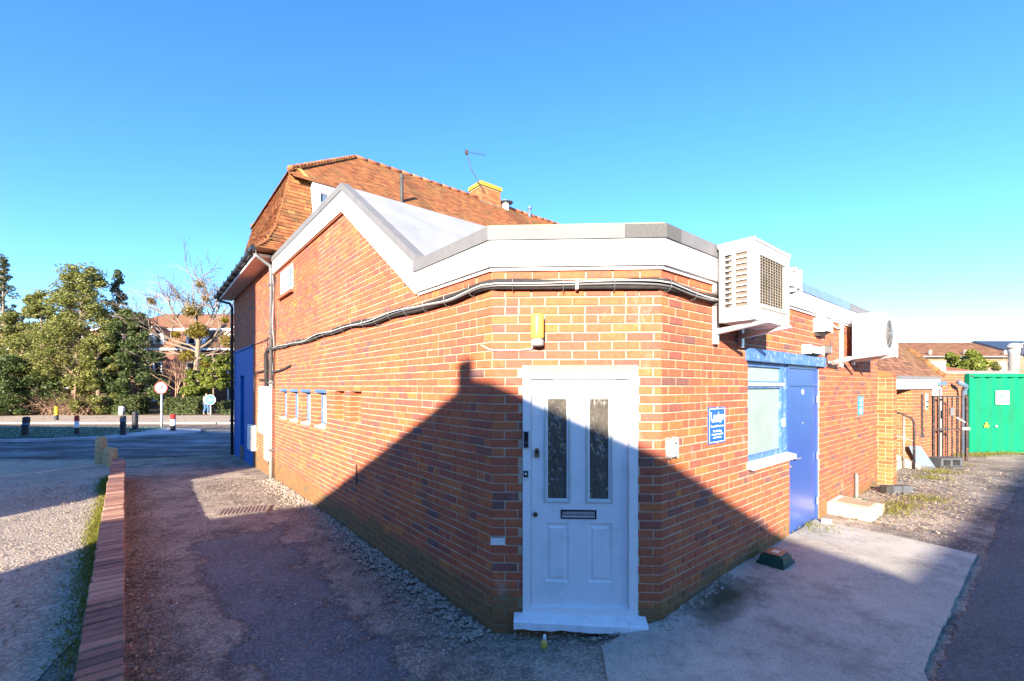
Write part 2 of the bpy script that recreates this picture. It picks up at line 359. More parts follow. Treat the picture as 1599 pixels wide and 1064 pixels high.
M['kerb'] = ground_material('frosty_kerb', (0.32, 0.33, 0.34), (0.46, 0.47, 0.48), (0.5, 0.5, 0.5), frost=0.6, gravel=0.2)
M['earth'] = ground_material('leafy_earth', (0.10, 0.07, 0.045), (0.17, 0.12, 0.07), (0.26, 0.17, 0.09), gravel=0.4)
M['pebble'] = plain('pebble', (0.30, 0.25, 0.20), 0.85, var=0.5, vscale=31.0)

# ------------------------------------------------------------------ mesh helpers
class MB:
    def __init__(s): s.v = []; s.f = []; s.t = []
    def add(s, verts, faces, tone=0.5):
        k = len(s.v); s.v.extend([tuple(p) for p in verts]); s.f.extend([tuple(i + k for i in f) for f in faces]); s.t.extend([tone] * len(verts))
        return s
    def hexa(s, p, tone=0.5):          # 8 points: bottom ring, top ring
        return s.add(p, [(3, 2, 1, 0), (4, 5, 6, 7), (0, 1, 5, 4), (1, 2, 6, 5), (2, 3, 7, 6), (3, 0, 4, 7)], tone)
    def box(s, x0, x1, y0, y1, z0, z1, tone=0.5):
        return s.hexa([(x0, y0, z0), (x1, y0, z0), (x1, y1, z0), (x0, y1, z0), (x0, y0, z1), (x1, y0, z1), (x1, y1, z1), (x0, y1, z1)], tone)
    def fbox(s, F, a0, a1, o0, o1, z0, z1, tone=0.5, bev=0.0):
        if not bev:
            return s.hexa([F(a0, o0, z0), F(a1, o0, z0), F(a1, o1, z0), F(a0, o1, z0), F(a0, o0, z1), F(a1, o0, z1), F(a1, o1, z1), F(a0, o1, z1)], tone)
        bm = bmesh.new(); r = bmesh.ops.create_cube(bm, size=1.0)
        for v in bm.verts:
            v.co = Vector(F(a0 + (v.co.x + .5) * (a1 - a0), o0 + (v.co.y + .5) * (o1 - o0), z0 + (v.co.z + .5) * (z1 - z0)))
        bmesh.ops.bevel(bm, geom=bm.edges[:], offset=bev, segments=2, affect='EDGES', profile=0.6)
        bm.verts.index_update(); s.add([v.co[:] for v in bm.verts], [[v.index for v in f.verts] for f in bm.faces], tone); bm.free()
        return s
    def tube(s, pts, r, n=8, tone=0.5, caps=True):
        pts = [Vector(p) for p in pts]; rs = r if isinstance(r, (list, tuple)) else [r] * len(pts)
        verts = []; m = len(pts); prev = None
        for i, p in enumerate(pts):
            d = (pts[min(i + 1, m - 1)] - pts[max(i - 1, 0)]).normalized()
            if prev is None: a = d.orthogonal().normalized()
            else:
                a = prev - d * prev.dot(d)
                a = a.normalized() if a.length > 1e-5 else d.orthogonal().normalized()
            prev = a; b = d.cross(a)
            for k in range(n):
                t = 2 * math.pi * k / n; verts.append(p + (a * math.cos(t) + b * math.sin(t)) * rs[i])
        faces = [(i * n + k, i * n + (k + 1) % n, (i + 1) * n + (k + 1) % n, (i + 1) * n + k) for i in range(m - 1) for k in range(n)]
        if caps: faces += [tuple(range(n))[::-1], tuple(range((m - 1) * n, m * n))]
        return s.add(verts, faces, tone)
    def lathe(s, c, prof, n=16, tone=0.5):    # prof: (radius, z) about vertical axis through c
        verts = [(c[0] + r * math.cos(2 * math.pi * k / n), c[1] + r * math.sin(2 * math.pi * k / n), c[2] + z) for r, z in prof for k in range(n)]
        m = len(prof)
        faces = [(i * n + k, i * n + (k + 1) % n, (i + 1) * n + (k + 1) % n, (i + 1) * n + k) for i in range(m - 1) for k in range(n)]
        faces += [tuple(range(n))[::-1], tuple(range((m - 1) * n, m * n))]
        return s.add(verts, faces, tone)
    def poly(s, F, pts, o0, o1, tone=0.5):    # polygon in a wall frame, extruded outwards
        n = len(pts)
        return s.add([F(a, o0, z) for a, z in pts] + [F(a, o1, z) for a, z in pts],
                     [tuple(range(n)), tuple(range(n, 2 * n))[::-1]] + [(i, (i + 1) % n, n + (i + 1) % n, n + i) for i in range(n)], tone)
    def disc(s, F, a, z, r, o0, o1, n=24, tone=0.5):
        return s.poly(F, [(a + r * math.cos(2 * math.pi * k / n), z + r * math.sin(2 * math.pi * k / n)) for k in range(n)], o0, o1, tone)
    def ring(s, F, a, z, r0, r1, o0, o1, n=24):
        for k in range(n):
            t0, t1 = 2 * math.pi * k / n, 2 * math.pi * (k + 1) / n
            s.poly(F, [(a + r0 * math.cos(t0), z + r0 * math.sin(t0)), (a + r1 * math.cos(t0), z + r1 * math.sin(t0)), (a + r1 * math.cos(t1), z + r1 * math.sin(t1)), (a + r0 * math.cos(t1), z + r0 * math.sin(t1))], o0, o1)
        return s
    def slab(s, F, a0, a1, z0, z1, o0, o1, holes=(), top=None, breaks=(), tone=0.5):
        """panel in a wall frame with rectangular holes and an optional top line"""
        xs = sorted(set([a0, a1] + [min(max(h[i], a0), a1) for h in holes for i in (0, 1)] + list(breaks)))
        zs = sorted(set([z0, z1] + [min(max(h[i], z0), z1) for h in holes for i in (2, 3)]))
        T = top or (lambda a: z1)
        def solid(i, j):
            if not (0 <= i < len(xs) - 1 and 0 <= j < len(zs) - 1): return False
            cx, cz = (xs[i] + xs[i + 1]) / 2, (zs[j] + zs[j + 1]) / 2
            if any(h[0] < cx < h[1] and h[2] < cz < h[3] for h in holes): return False
            return zs[j] < max(T(xs[i] + 1e-5), T(xs[i + 1] - 1e-5)) - 1e-6
        for i in range(len(xs) - 1):
            for j in range(len(zs) - 1):
                if not solid(i, j): continue
                x0, x1, b = xs[i], xs[i + 1], zs[j]
                t0, t1 = max(b, min(zs[j + 1], T(x0 + 1e-5))), max(b, min(zs[j + 1], T(x1 - 1e-5)))
                P = [F(x0, o1, b), F(x1, o1, b), F(x1, o1, t1), F(x0, o1, t0), F(x0, o0, b), F(x1, o0, b), F(x1, o0, t1), F(x0, o0, t0)]
                fs = [(0, 1, 2, 3), (7, 6, 5, 4)]
                if not solid(i - 1, j): fs.append((0, 3, 7, 4))
                if not solid(i + 1, j): fs.append((1, 5, 6, 2))
                if not solid(i, j - 1): fs.append((0, 4, 5, 1))
                if not solid(i, j + 1) or t0 < zs[j + 1] or t1 < zs[j + 1]: fs.append((3, 2, 6, 7))
                s.add(P, fs, tone)
        return s
    def build(s, name, mat, parent=None, smooth=False, kind=None):
        me = bpy.data.meshes.new(name)
        off = root_of(parent).location if parent else Vector((0, 0, 0))
        v = np.array(s.v, dtype=np.float64) - np.array(off)
        me.from_pydata(v.tolist(), [], s.f); me.update()
        at = me.attributes.new('tone', 'FLOAT', 'POINT'); at.data.foreach_set('value', np.array(s.t, dtype=np.float32))
        if smooth: me.polygons.foreach_set('use_smooth', [True] * len(me.polygons))
        me.materials.append(M[mat] if isinstance(mat, str) else mat)
        o = bpy.data.objects.new(name, me); col.objects.link(o)
        if parent: o.parent = parent
        if kind: o['kind'] = kind
        return o

def root_of(o):
    while o.parent: o = o.parent
    return o
def thing(name, label, cat, loc=(0, 0, 0), group=None):
    o = bpy.data.objects.new(name, None); col.objects.link(o); o.location = loc; o.empty_display_size = 0.2
    tag(o, label, cat, group); return o
def tag(o, label, cat, group=None):
    o['label'] = label; o['category'] = cat
    if group: o['group'] = group
    return o
def struct(name, mb, mat):
    o = mb.build(name, mat); o['kind'] = 'structure'; return o

class Frame:
    def __init__(s, o, u, flip=False):
        s.o = Vector((o[0], o[1], 0)); s.u = Vector((u[0], u[1], 0)).normalized()
        z = Vector((0, 0, 1)); s.y = z.cross(s.u); s.sgn = -1 if flip else 1; s.n = s.y * s.sgn
    def __call__(s, a, o, z): return s.o + s.u * a + s.n * o + Vector((0, 0, z))
vL = Vector((-.638, .770)); vR = Vector((.770, .638))
C0 = Vector((-.171, 3.723)); R0 = Vector((1.245, 3.653))
FL = Frame(C0, vL)                      # long side wall, s runs away from the corner
FR = Frame(R0, vR, True)                # side wall with the blue door
FF = Frame(C0, R0 - C0, True)           # short front wall with the white door
WF = (R0 - C0).length
def plan(s, w):                         # s along the long wall, w into the plot
    p = C0 + vL * s + vR * w; return p
FN = Frame(C0, vR, True)
def near_frame(s): return Frame(plan(s, 0), vR, True)

def S(t):
    t = min(1.0, max(0.0, t)); return t * t * (3 - 2 * t)
def g(x, y): return 0.2 * S((x + .1) / 2.4) - 0.25 * S((y - 7) / 10) * S(-x / 4)

# ------------------------------------------------------------------ ground sheets
def axis(lo, hi, step, far):
    a = list(np.arange(lo, hi + 1e-6, step)); d = step; x = hi
    while x < far: d *= 1.35; x += d; a.append(x)
    d = step; x = lo
    while x > -far: d *= 1.35; x -= d; a.insert(0, x)
    return a
def ground_sheet():
    xs = axis(-16, 16, 0.2, 900); ys = axis(-3, 20, 0.2, 900); mb = MB()
    nx, ny = len(xs), len(ys)
    mb.v = [(x, y, g(x, y) + 0.006 * math.sin(x * 3.1 + y) * math.sin(y * 2.3)) for y in ys for x in xs]
    mb.f = [(j * nx + i, j * nx + i + 1, (j + 1) * nx + i + 1, (j + 1) * nx + i) for j in range(ny - 1) for i in range(nx - 1)]
    mb.t = [0.5] * len(mb.v)
    return struct('ground', mb, 'ground')
ground_sheet()
def inside(p, poly):
    c = False; n = len(poly)
    for i in range(n):
        a, b = poly[i], poly[i - 1]
        if (a[1] > p[1]) != (b[1] > p[1]) and p[0] < (b[0] - a[0]) * (p[1] - a[1]) / (b[1] - a[1]) + a[0]: c = not c
    return c
def rough_outline(poly, step, amp):
    out = []
    for i in range(len(poly)):
        a, b = Vector(poly[i]), Vector(poly[(i + 1) % len(poly)]); n = max(1, int((b - a).length / step))
        d = (b - a).normalized(); nn = Vector((-d.y, d.x))
        for k in range(n):
            out.append(a + (b - a) * (k / n) + nn * (random.gauss(0, amp) if k else 0))
    return out
def sheet(name, poly, mat, lift, step=0.25, edge=0.2, amp=0.0, skirt=0.0, kind='structure'):
    ol = rough_outline(poly, edge, amp)
    x0, x1 = min(p[0] for p in ol), max(p[0] for p in ol); y0, y1 = min(p[1] for p in ol), max(p[1] for p in ol)
    pts = list(ol); n = len(ol)
    for x in np.arange(x0 + step / 2, x1, step):
        for y in np.arange(y0 + step / 2, y1, step):
            if inside((x, y), ol): pts.append(Vector((x, y)))
    v, e, f, *_ = delaunay_2d_cdt(pts, [(i, (i + 1) % n) for i in range(n)], [list(range(n))], 1, 1e-4)
    mb = MB()
    gz = lambda p: g(p[0], p[1]) + 0.006 * math.sin(p[0] * 3.1 + p[1]) * math.sin(p[1] * 2.3)
    mb.add([(p[0], p[1], gz(p) + lift) for p in v], f)
    if skirt:
        mb.add([(p[0], p[1], gz(p) + lift) for p in ol] + [(p[0], p[1], gz(p) + lift - skirt) for p in ol], [(i, (i + 1) % n, n + (i + 1) % n, n + i) for i in range(n)])
    o = mb.build(name, mat); o['kind'] = kind; return o

sheet('driveway', [(-14.2, 3.2), (-2.4, 1.0), (-4.0, 4.5), (-9.2, 10.4), (-12.2, 13.2), (-20, 13.0), (-24, 8)], 'gravel_left', 0.008, 0.4, 0.4, 0.03)
sheet('yard_tarmac', [(5.25, 4.85), (2.75, 2.85), (2.4, 0.6), (14, 0.6), (14, 9), (9.5, 8.2), (7.0, 6.3)], 'tarmac', 0.010, 0.4, 0.06, 0.012)
sheet('concrete_slab', [(0.62, 2.6), (2.5, 2.55), (2.72, 2.9), (5.2, 4.91), (4.9, 5.35), (4.42, 5.95), (4.30, 6.2), (1.262, 3.66), (1.0, 3.6), (0.70, 3.42)], 'slab', 0.024, 0.2, 0.1, 0.004, skirt=0.05)
# the street beyond
sheet('road', [(-70, 13.6), (-20, 14.2), (-12.5, 13.6), (-9.2, 15.2), (-8.0, 18), (-6, 24), (-6, 26.8), (-70, 26.8)], 'road', 0.016, 1.2, 0.8, 0.05)
sheet('far_carriageway', [(-90, 24.2), (30, 24.2), (30, 26.8), (-90, 26.8)], 'road_dry', 0.024, 2.0, 2.0)
sheet('pavement', [(-90, 26.82), (30, 26.82), (30, 33.2), (-90, 33.2)], 'paving', 0.13, 1.5, 1.5, 0.0, skirt=0.14)
sheet('planted_bank', [(-90, 33.0), (30, 33.0), (30, 75), (-90, 75)], 'earth', 0.10, 4.0, 4.0)
island = [(-32, 17.6), (-24, 18.0), (-20.5, 18.3), (-17.5, 19.2), (-15.6, 20.6), (-15.3, 21.6), (-16.2, 22.8), (-19, 23.6), (-32, 23.8), (-50, 23.8), (-50, 17.0)]
sheet('verge_kerb', island, 'kerb', 0.11, 0.8, 0.5, 0.0, skirt=0.12)
sheet('grass_verge', [(-32, 17.9), (-24, 18.3), (-20.5, 18.7), (-18.6, 19.5), (-18.2, 21.5), (-19.5, 23.2), (-32, 23.5), (-49.7, 23.5), (-49.7, 17.3)], 'verge', 0.135, 0.5, 0.35, 0.05)
mb = MB()
for k in range(26000):
    x = random.uniform(-34, -18.2); y = random.uniform(18.2, 23.4)
    if y < 18.3 + max(0, (x + 24)) * 0.2: continue
    z = g(x, y) + 0.13; h = random.uniform(.03, .10); a = random.uniform(0, 6.28); w = random.uniform(.012, .03); lx, ly = random.gauss(0, .03), random.gauss(0, .03)
    mb.add([(x - w * math.cos(a), y - w * math.sin(a), z), (x + w * math.cos(a), y + w * math.sin(a), z), (x + lx, y + ly, z + h)], [(0, 1, 2)], random.random())
tag(mb.build('frosted_grass', 'frost_grass', kind='stuff'), 'short grass whitened by frost on the verge beside the road', 'grass')

# ------------------------------------------------------------------ brickwork
PITCH, CRS = 0.225, 0.075
def lay_bricks(F, length, z0, top, holes, seed, tone_fn=None, start=0.0):
    """stretcher-bond list of (s0, s1, z0, z1, tone)"""
    r = random.Random(seed); out = []
    k = 0
    zmax = max(top(a) for a in np.linspace(0.001, length - .001, 60))
    while z0 + k * CRS < zmax:
        zb, zt = z0 + k * CRS + .005, z0 + (k + 1) * CRS - .005; zc = (zb + zt) / 2
        cuts = [(h[0], h[1]) for h in holes if h[2] < zc < h[3]]
        spans = [(0.0, length)]
        for c0, c1 in cuts:
            ns = []
            for a, b in spans:
                if c1 <= a or c0 >= b: ns.append((a, b)); continue
                if c0 > a: ns.append((a, c0))
                if c1 < b: ns.append((c1, b))
            spans = ns
        a = -PITCH * (0.5 if (k + int(start)) % 2 else 1.0) + r.uniform(-.006, .006)
        while a < length:
            b = a + PITCH
            pieces = [(a, b)]
            if r.random() < 0.10: pieces = [(a, a + PITCH / 2), (a + PITCH / 2, b)]
            for p0, p1 in pieces:
                for q0, q1 in spans:
                    u0 = p0 + .005 if p0 > q0 else q0; u1 = p1 - .005 if p1 < q1 else q1
                    if u1 - u0 < 0.028: continue
                    um = (u0 + u1) / 2
                    if zb > top(min(max(um, .001), length - .001)) - .02: continue
                    t = r.betavariate(3.2, 2.6)
                    if r.random() < 0.07: t = r.uniform(0, .18)
                    if tone_fn: t = tone_fn(um, zc, t)
                    out.append((u0 + r.uniform(-.003, .003), u1 + r.uniform(-.003, .003), zb + r.uniform(-.0018, .0018), zt + r.uniform(-.0018, .0018), min(1, max(0.001, t))))
            a = b
        k += 1
    return out
def brick_shape(P, L, H, proud, detail):
    """P(x, o, z): local brick face"""
    c = .005; j = proud
    back = [(-L/2, -.014, -H/2), (L/2, -.014, -H/2), (L/2, -.014, H/2), (-L/2, -.014, H/2)]
    if detail:
        mid = [(x, j - .004, z) for x, _, z in back]
        fr = [(x - math.copysign(c, x), j, z - math.copysign(c, z)) for x, _, z in back]
        v = back + mid + fr
        f = [(0, 1, 5, 4), (1, 2, 6, 5), (2, 3, 7, 6), (3, 0, 4, 7), (4, 5, 9, 8), (5, 6, 10, 9), (6, 7, 11, 10), (7, 4, 8, 11), (8, 9, 10, 11)]
    else:
        v = back + [(x, j, z) for x, _, z in back]
        f = [(0, 1, 5, 4), (1, 2, 6, 5), (2, 3, 7, 6), (3, 0, 4, 7), (4, 5, 6, 7)]
    return [P(*p) for p in v], f
_bcache = {}
def brick_object(F, b, parent, mat):
    s0, s1, z0, z1, t = b; L = round((s1 - s0) / .004) * .004; H = .065
    key = (L, F.sgn, mat)
    if key not in _bcache:
        v, f = brick_shape(lambda x, o, z: (x, o * F.sgn, z), L, H, .001, True)
        me = bpy.data.meshes.new('brick'); me.from_pydata([tuple(p) for p in v], [], f); me.update(); me.materials.append(M[mat]); _bcache[key] = me
    o = bpy.data.objects.new('brick', _bcache[key]); col.objects.link(o); o.parent = parent
    p = F((s0 + s1) / 2, random.uniform(-.0015, .0025), (z0 + z1) / 2) - root_of(parent).location
    o.location = p; o.rotation_euler = (random.gauss(0, .004), random.gauss(0, .004), math.atan2(F.u.y, F.u.x)); o['tone'] = t
    return o
def brick_mass(F, bl, parent, mat, detail=lambda s: True):
    mb = MB()
    for s0, s1, z0, z1, t in bl:
        c, zc = (s0 + s1) / 2, (z0 + z1) / 2
        v, f = brick_shape(lambda x, o, z: F(c + x, o, zc + z), s1 - s0, z1 - z0, random.uniform(-.001, .003), detail(c))
        mb.add(v, f, t)
    return mb.build('brickwork', mat, parent, kind='stuff')
def apparent(F, b):
    p = F((b[0] + b[1]) / 2, 0, (b[2] + b[3]) / 2); d = Vector((0, 0, EYE)) - p
    return (b[1] - b[0]) * abs(d.normalized().dot(F.n)) / d.length_squared

ext = thing('brick_extension', 'red brick extension with chamfered corner, white fascia and white front door', 'building', (0.5, 6.0, 0.0))
# --- long side wall
SLITS = [(4.514, 5.06), (5.415, 5.96), (6.276, 6.82), (7.166, 7.71)]
BLIND = [(2.97, 3.42), (3.64, 4.09)]
Z0 = -0.3
def top_left(a): return 4.86 if a > 3.62 else max(3.28, 4.86 - (3.62 - a) * 0.69)
holesL = [(a, b, 1.425, 2.025) for a, b in SLITS] + [(a, b, 1.575, 2.025) for a, b in BLIND] + [(6.66, 7.66, 4.05, 4.575)]
wallL = MB().slab(FL, 0.0, 8.4, Z0, 4.9, -.24, -.006, holesL, top_left, breaks=(1.33, 2.446, 3.207, 3.62)).build('wall', 'mortar', ext)
bL = lay_bricks(FL, 8.4, Z0, top_left, holesL, 1, lambda s, z, t: t)
# --- front wall
DOOR_HOLE = (0.258, 1.226, 0.06, 2.275)
topf = lambda a: 3.25
wallF = MB().slab(FF, 0.0, WF, Z0, 3.25, -.24, -.006, [DOOR_HOLE]).build('wall', 'mortar', ext)
bF = lay_bricks(FF, WF, Z0, topf, [DOOR_HOLE], 2, start=1)
# --- side wall with window and blue door
SR = 7.55
holesR = [(1.69, 2.912, 1.2, 2.37), (2.912, 4.09, -.1, 2.37)]
wallR = MB().slab(FR, 0.0, SR, Z0, 3.25, -.24, -.006, holesR).build('wall', 'mortar', ext)
bR = lay_bricks(FR, SR, Z0, topf, holesR, 3)
allb = [(apparent(F, b), F, b, w) for F, bl, w in ((FL, bL, wallL), (FF, bF, wallF), (FR, bR, wallR)) for b in bl if b[2] > 0]
allb.sort(key=lambda t: -t[0]); big = allb[:300]; bigset = set(id(t[2]) for t in big)
for _, F, b, w in big: brick_object(F, b, w, 'brick')
brick_mass(FL, [b for b in bL if id(b) not in bigset], wallL, 'brick', lambda s: s < 5)
brick_mass(FF, [b for b in bF if id(b) not in bigset], wallF, 'brick')
brick_mass(FR, [b for b in bR if id(b) not in bigset], wallR, 'brick', lambda s: s < 4)
# blind recesses: brick backs; brick reveals of every opening on the long wall
mbk = MB(); rb = MB(); rr = random.Random(11)
for a, b in BLIND:
    rb.fbox(FL, a - .02, b + .02, -.2, -.118, 1.55, 2.05)
    z = 1.575
    for k in range(6):
        off = 0 if k % 2 else -.1125
        q = a + off
        while q < b:
            u0, u1 = max(a, q) + .005, min(b, q + PITCH) - .005
            if u1 - u0 > .03:
                v, f = brick_shape(lambda x, o, zz: FL((u0 + u1) / 2 + x, -.112 + o, z + .0375 + zz), u1 - u0, .065, 0.002, True); mbk.add(v, f, rr.uniform(.3, .9))
            q += PITCH
        z += CRS
for a, b in BLIND + SLITS:
    z = 1.575 if (a, b) in BLIND else 1.425
    while z < 2.02:
        v = [FL(b + .004, -.11, z + .005), FL(b + .004, -.004, z + .005), FL(b + .004, -.004, z + .07), FL(b + .004, -.11, z + .07),
             FL(b - .006, -.108, z + .007), FL(b - .006, -.004, z + .007), FL(b - .006, -.004, z + .068), FL(b - .006, -.108, z + .068)]
        mbk.hexa(v, rr.uniform(.3, .9))
        z += CRS
rb.build('blind_recess', 'mortar', wallL); mbk.build('reveal_brickwork', 'brick', wallL, kind='stuff')
# slit windows
for a, b in SLITS:
    fr = MB().slab(FL, a, b, 1.43, 2.02, -.13, -.085, [(a + .05, b - .05, 1.48, 1.97)]).build('window', 'blue_worn', ext)
    MB().fbox(FL, a + .045, b - .045, -.115, -.105, 1.475, 1.975).build('pane', 'lit_pane', fr)
    MB().fbox(FL, a - .002, b + .03, -.06, .018, 1.985, 2.04).build('lintel', 'blue_worn', fr)
    MB().hexa([FL(a, -.085, 1.40), FL(b, -.085, 1.40), FL(b, .03, 1.385), FL(a, .03, 1.385), FL(a, -.085, 1.445), FL(b, -.085, 1.445), FL(b, .03, 1.42), FL(a, .03, 1.42)]).build('sill', 'concrete', fr)
# upper casement window
fr = MB().slab(FL, 6.66, 7.66, 4.05, 4.575, -.08, .014, [(6.73, 7.13, 4.12, 4.5), (7.19, 7.59, 4.12, 4.5)]).build('window', 'white', ext)
for a in (6.73, 7.19):
    MB().fbox(FL, a - .005, a + .405, -.008, .002, 4.115, 4.505).build('pane', 'pane', fr)
    MB().fbox(FL, a + .19, a + .21, .0021, .010, 4.12, 4.5).fbox(FL, a, a + .4, .0021, .0085, 4.30, 4.32).build('glazing_bar', 'white', fr)
MB().fbox(FL, 6.58, 7.74, 0, .07, 3.985, 4.045).build('sill', 'tile_red', fr)
# fascia and capping of the raised gable
MB().poly(FL, [(8.32, 5.0), (3.60, 5.02), (1.30, 3.43), (1.30, 3.09), (3.64, 4.69), (8.32, 4.68)], 0.003, .05).build('fascia', 'white', ext)
MB().poly(FL, [(8.34, 5.07), (3.59, 5.09), (1.27, 3.50), (1.27, 3.40), (3.60, 4.985), (8.34, 4.965)], -.06, .068).build('capping', 'alu', ext)
MB().poly(FL, [(8.32, 4.678), (3.65, 4.688), (3.65, 4.665), (8.32, 4.655)], 0.003, .03).build('bead', 'tile_red', ext)
# sloping roof, flat roofs
mb = MB()
def pl(s, w, z): p = plan(s, w); return (p.x, p.y, z)
WS = 2.6
mb.hexa([pl(3.6, .04, 4.98), pl(1.2, .04, 3.32), pl(1.2, WS, 3.32), pl(3.6, WS, 4.98), pl(3.6, .04, 5.06), pl(1.2, .04, 3.40), pl(1.2, WS, 3.40), pl(3.6, WS, 5.06)])
mb.build('sloping_roof', 'roof_grey', ext)
MB().hexa([pl(3.6, .04, 4.9), pl(8.4, .04, 4.9), pl(8.4, WS, 4.9), pl(3.6, WS, 4.9), pl(3.6, .04, 5.05), pl(8.4, .04, 5.03), pl(8.4, WS, 5.03), pl(3.6, WS, 5.05)]).build('upper_roof', 'roof_grey', ext)
MB().add([pl(3.6, WS + .02, 5.08), pl(1.2, WS + .02, 3.44), pl(1.2, WS + .02, 3.2), pl(8.4, WS + .02, 3.2), pl(8.4, WS + .02, 5.06),
          pl(3.6, WS + .1, 5.08), pl(1.2, WS + .1, 3.44), pl(1.2, WS + .1, 3.2), pl(8.4, WS + .1, 3.2), pl(8.4, WS + .1, 5.06)],
         [(0, 1, 2, 3, 4), (9, 8, 7, 6, 5), (0, 1, 6, 5), (1, 2, 7, 6), (2, 3, 8, 7), (3, 4, 9, 8), (4, 0, 5, 9)]).build('end_wall', 'white', ext)
pts = [C0 + vL * .0, R0 + vR * .0, R0 + vR * SR, R0 + vR * SR + Vector((-.638, .77)) * 8.0, C0 + vL * 8.4 + vR * 3, C0 + vL * 8.4]
ctr = Vector((0, 0))
for p in pts: ctr += p
ctr /= len(pts); pts = [p + (ctr - p).normalized() * .1 for p in pts]
MB().add([(p.x, p.y, 3.30) for p in pts] + [(p.x, p.y, 3.1) for p in pts], [tuple(range(6)), tuple(range(6, 12))[::-1]] + [(i, (i + 1) % 6, 6 + (i + 1) % 6, 6 + i) for i in range(6)]).build('flat_roof', 'roof_grey', ext)
def sweep(path, sec):
    """mitred sweep of an (out, z) section along a plan path; out is to the right of travel"""
    P = [Vector(p) for p in path]; n = len(P); rings = []
    for i in range(n):
        ds = []
        if i > 0: ds.append((P[i] - P[i-1]).normalized())
        if i < n - 1: ds.append((P[i+1] - P[i]).normalized())
        ns = [Vector((d.y, -d.x)) for d in ds]
        m = ns[0] if len(ns) == 1 else (ns[0] + ns[1]).normalized() / ((ns[0] + ns[1]).normalized().dot(ns[0]))
        rings.append([(P[i].x + m.x * o, P[i].y + m.y * o, z) for o, z in sec])
    k = len(sec); mb = MB()
    mb.add([v for r in rings for v in r], [(i * k + j, i * k + (j + 1) % k, (i + 1) * k + (j + 1) % k, (i + 1) * k + j) for i in range(n - 1) for j in range(k)] + [tuple(range(k))[::-1], tuple(range((n-1)*k, n*k))])
    return mb
pathP = [C0 + vL * 1.29, C0, R0, R0 + vR * SR]
sweep(pathP, [(0.003, 3.10), (.05, 3.10), (.05, 3.335), (0.003, 3.335)]).build('fascia', 'white', ext)
sweep(pathP, [(0.003, 3.07), (.022, 3.07), (.022, 3.098), (0.003, 3.098)]).build('bead', 'white', ext)
for u in (.52,):
    MB().fbox(FF, u, u + .004, .0502, .0512, 3.10, 3.335).build('board_joint', 'cable_grey', ext)
for a in (2.2, 4.6): MB().fbox(FR, a, a + .005, .0502, .0512, 3.10, 3.335).build('board_joint', 'cable_grey', ext)
for a in (5.2, 7.0): MB().fbox(FL, a, a + .006, .0502, .0512, 4.70, 4.96).build('board_joint', 'cable_grey', ext)
capsec = [(-.16, 3.332), (.066, 3.318), (.066, 3.432), (-.16, 3.452)]
sweep([C0 + vL * 1.32, C0 + vL * .2], capsec).build('capping', 'alu', ext)
sweep([C0 + vL * .2, C0, C0 + (R0 - C0) * .78], capsec).build('capping', 'alu', ext)
sweep([C0 + (R0 - C0) * .782, R0, R0 + vR * .2], capsec).build('capping', 'felt', ext)
sweep([R0 + vR * .202, R0 + vR * .93], capsec).build('capping', 'alu', ext)
sweep([R0 + vR * .932, R0 + vR * 5.35], capsec).build('capping', 'blue_gutter', ext)
sweep([R0 + vR * 5.352, R0 + vR * (SR + .05)], capsec).build('capping', 'alu', ext)
sweep([C0 + vL * 1.28, C0, R0, R0 + vR * SR], [(-.10, 3.455), (.03, 3.445), (.03, 3.452), (-.10, 3.466)]).build('capping_edge', 'lintel', ext)
# end face of the side wall
MB().fbox(FR, SR - .2, SR + .012, -6.0, -.02, Z0, 3.25).build('wall_end', 'brick_clean', ext)

# --- white front door
fr = MB().slab(FF, .262, 1.222, .14, 2.214, -.12, .012, [(.331, 1.149, .235, 2.16)]).build('door_frame', 'white', ext)
MB().fbox(FF, .275, 1.21, -.12, .006, 2.216, 2.274).build('lintel', 'lintel', ext)
MB().fbox(FF, .262, .295, -.01, .009, 2.2165, 2.272).fbox(FF, 1.19, 1.222, -.01, .009, 2.2165, 2.272).build('lintel_end', 'white', ext)
G1 = (.475, .635, 1.14, 1.99); G2 = (.828, .988, 1.14, 1.99)
P1 = (.450, .655, .435, .935); P2 = (.815, 1.018, .435, .935)
LB = (.594, .874, .985, 1.040)
door = MB().slab(FF, .334, 1.146, .24, 2.157, -.075, -.035, [G1, G2, P1, P2, LB]).build('front_door', 'white_door', ext)
for q in (G1, G2):
    MB().fbox(FF, q[0], q[1], -.062, -.056, q[2], q[3]).build('glass', 'door_glass', door)
    a0, a1, z0, z1 = q; w = .036
    tr = MB()
    out = [(a0 - w, z0 - w), (a1 + w, z0 - w), (a1 + w, z1 + w), (a0 - w, z1 + w)]; mid = [(a0 - .014, z0 - .014), (a1 + .014, z0 - .014), (a1 + .014, z1 + .014), (a0 - .014, z1 + .014)]; inn = [(a0, z0), (a1, z0), (a1, z1), (a0, z1)]
    vs = [FF(a, -.035, z) for a, z in out] + [FF(a, -.022, z) for a, z in [(x + (.008 if x < a0 + .05 else -.008), y + (.008 if y < z0 + .05 else -.008)) for x, y in out]] + [FF(a, -.024, z) for a, z in mid] + [FF(a, -.056, z) for a, z in inn]
    tr.add(vs, [(r * 4 + i, r * 4 + (i + 1) % 4, r * 4 + 4 + (i + 1) % 4, r * 4 + 4 + i) for r in range(3) for i in range(4)])
    tr.build('glass_trim', 'trim_grey', door)
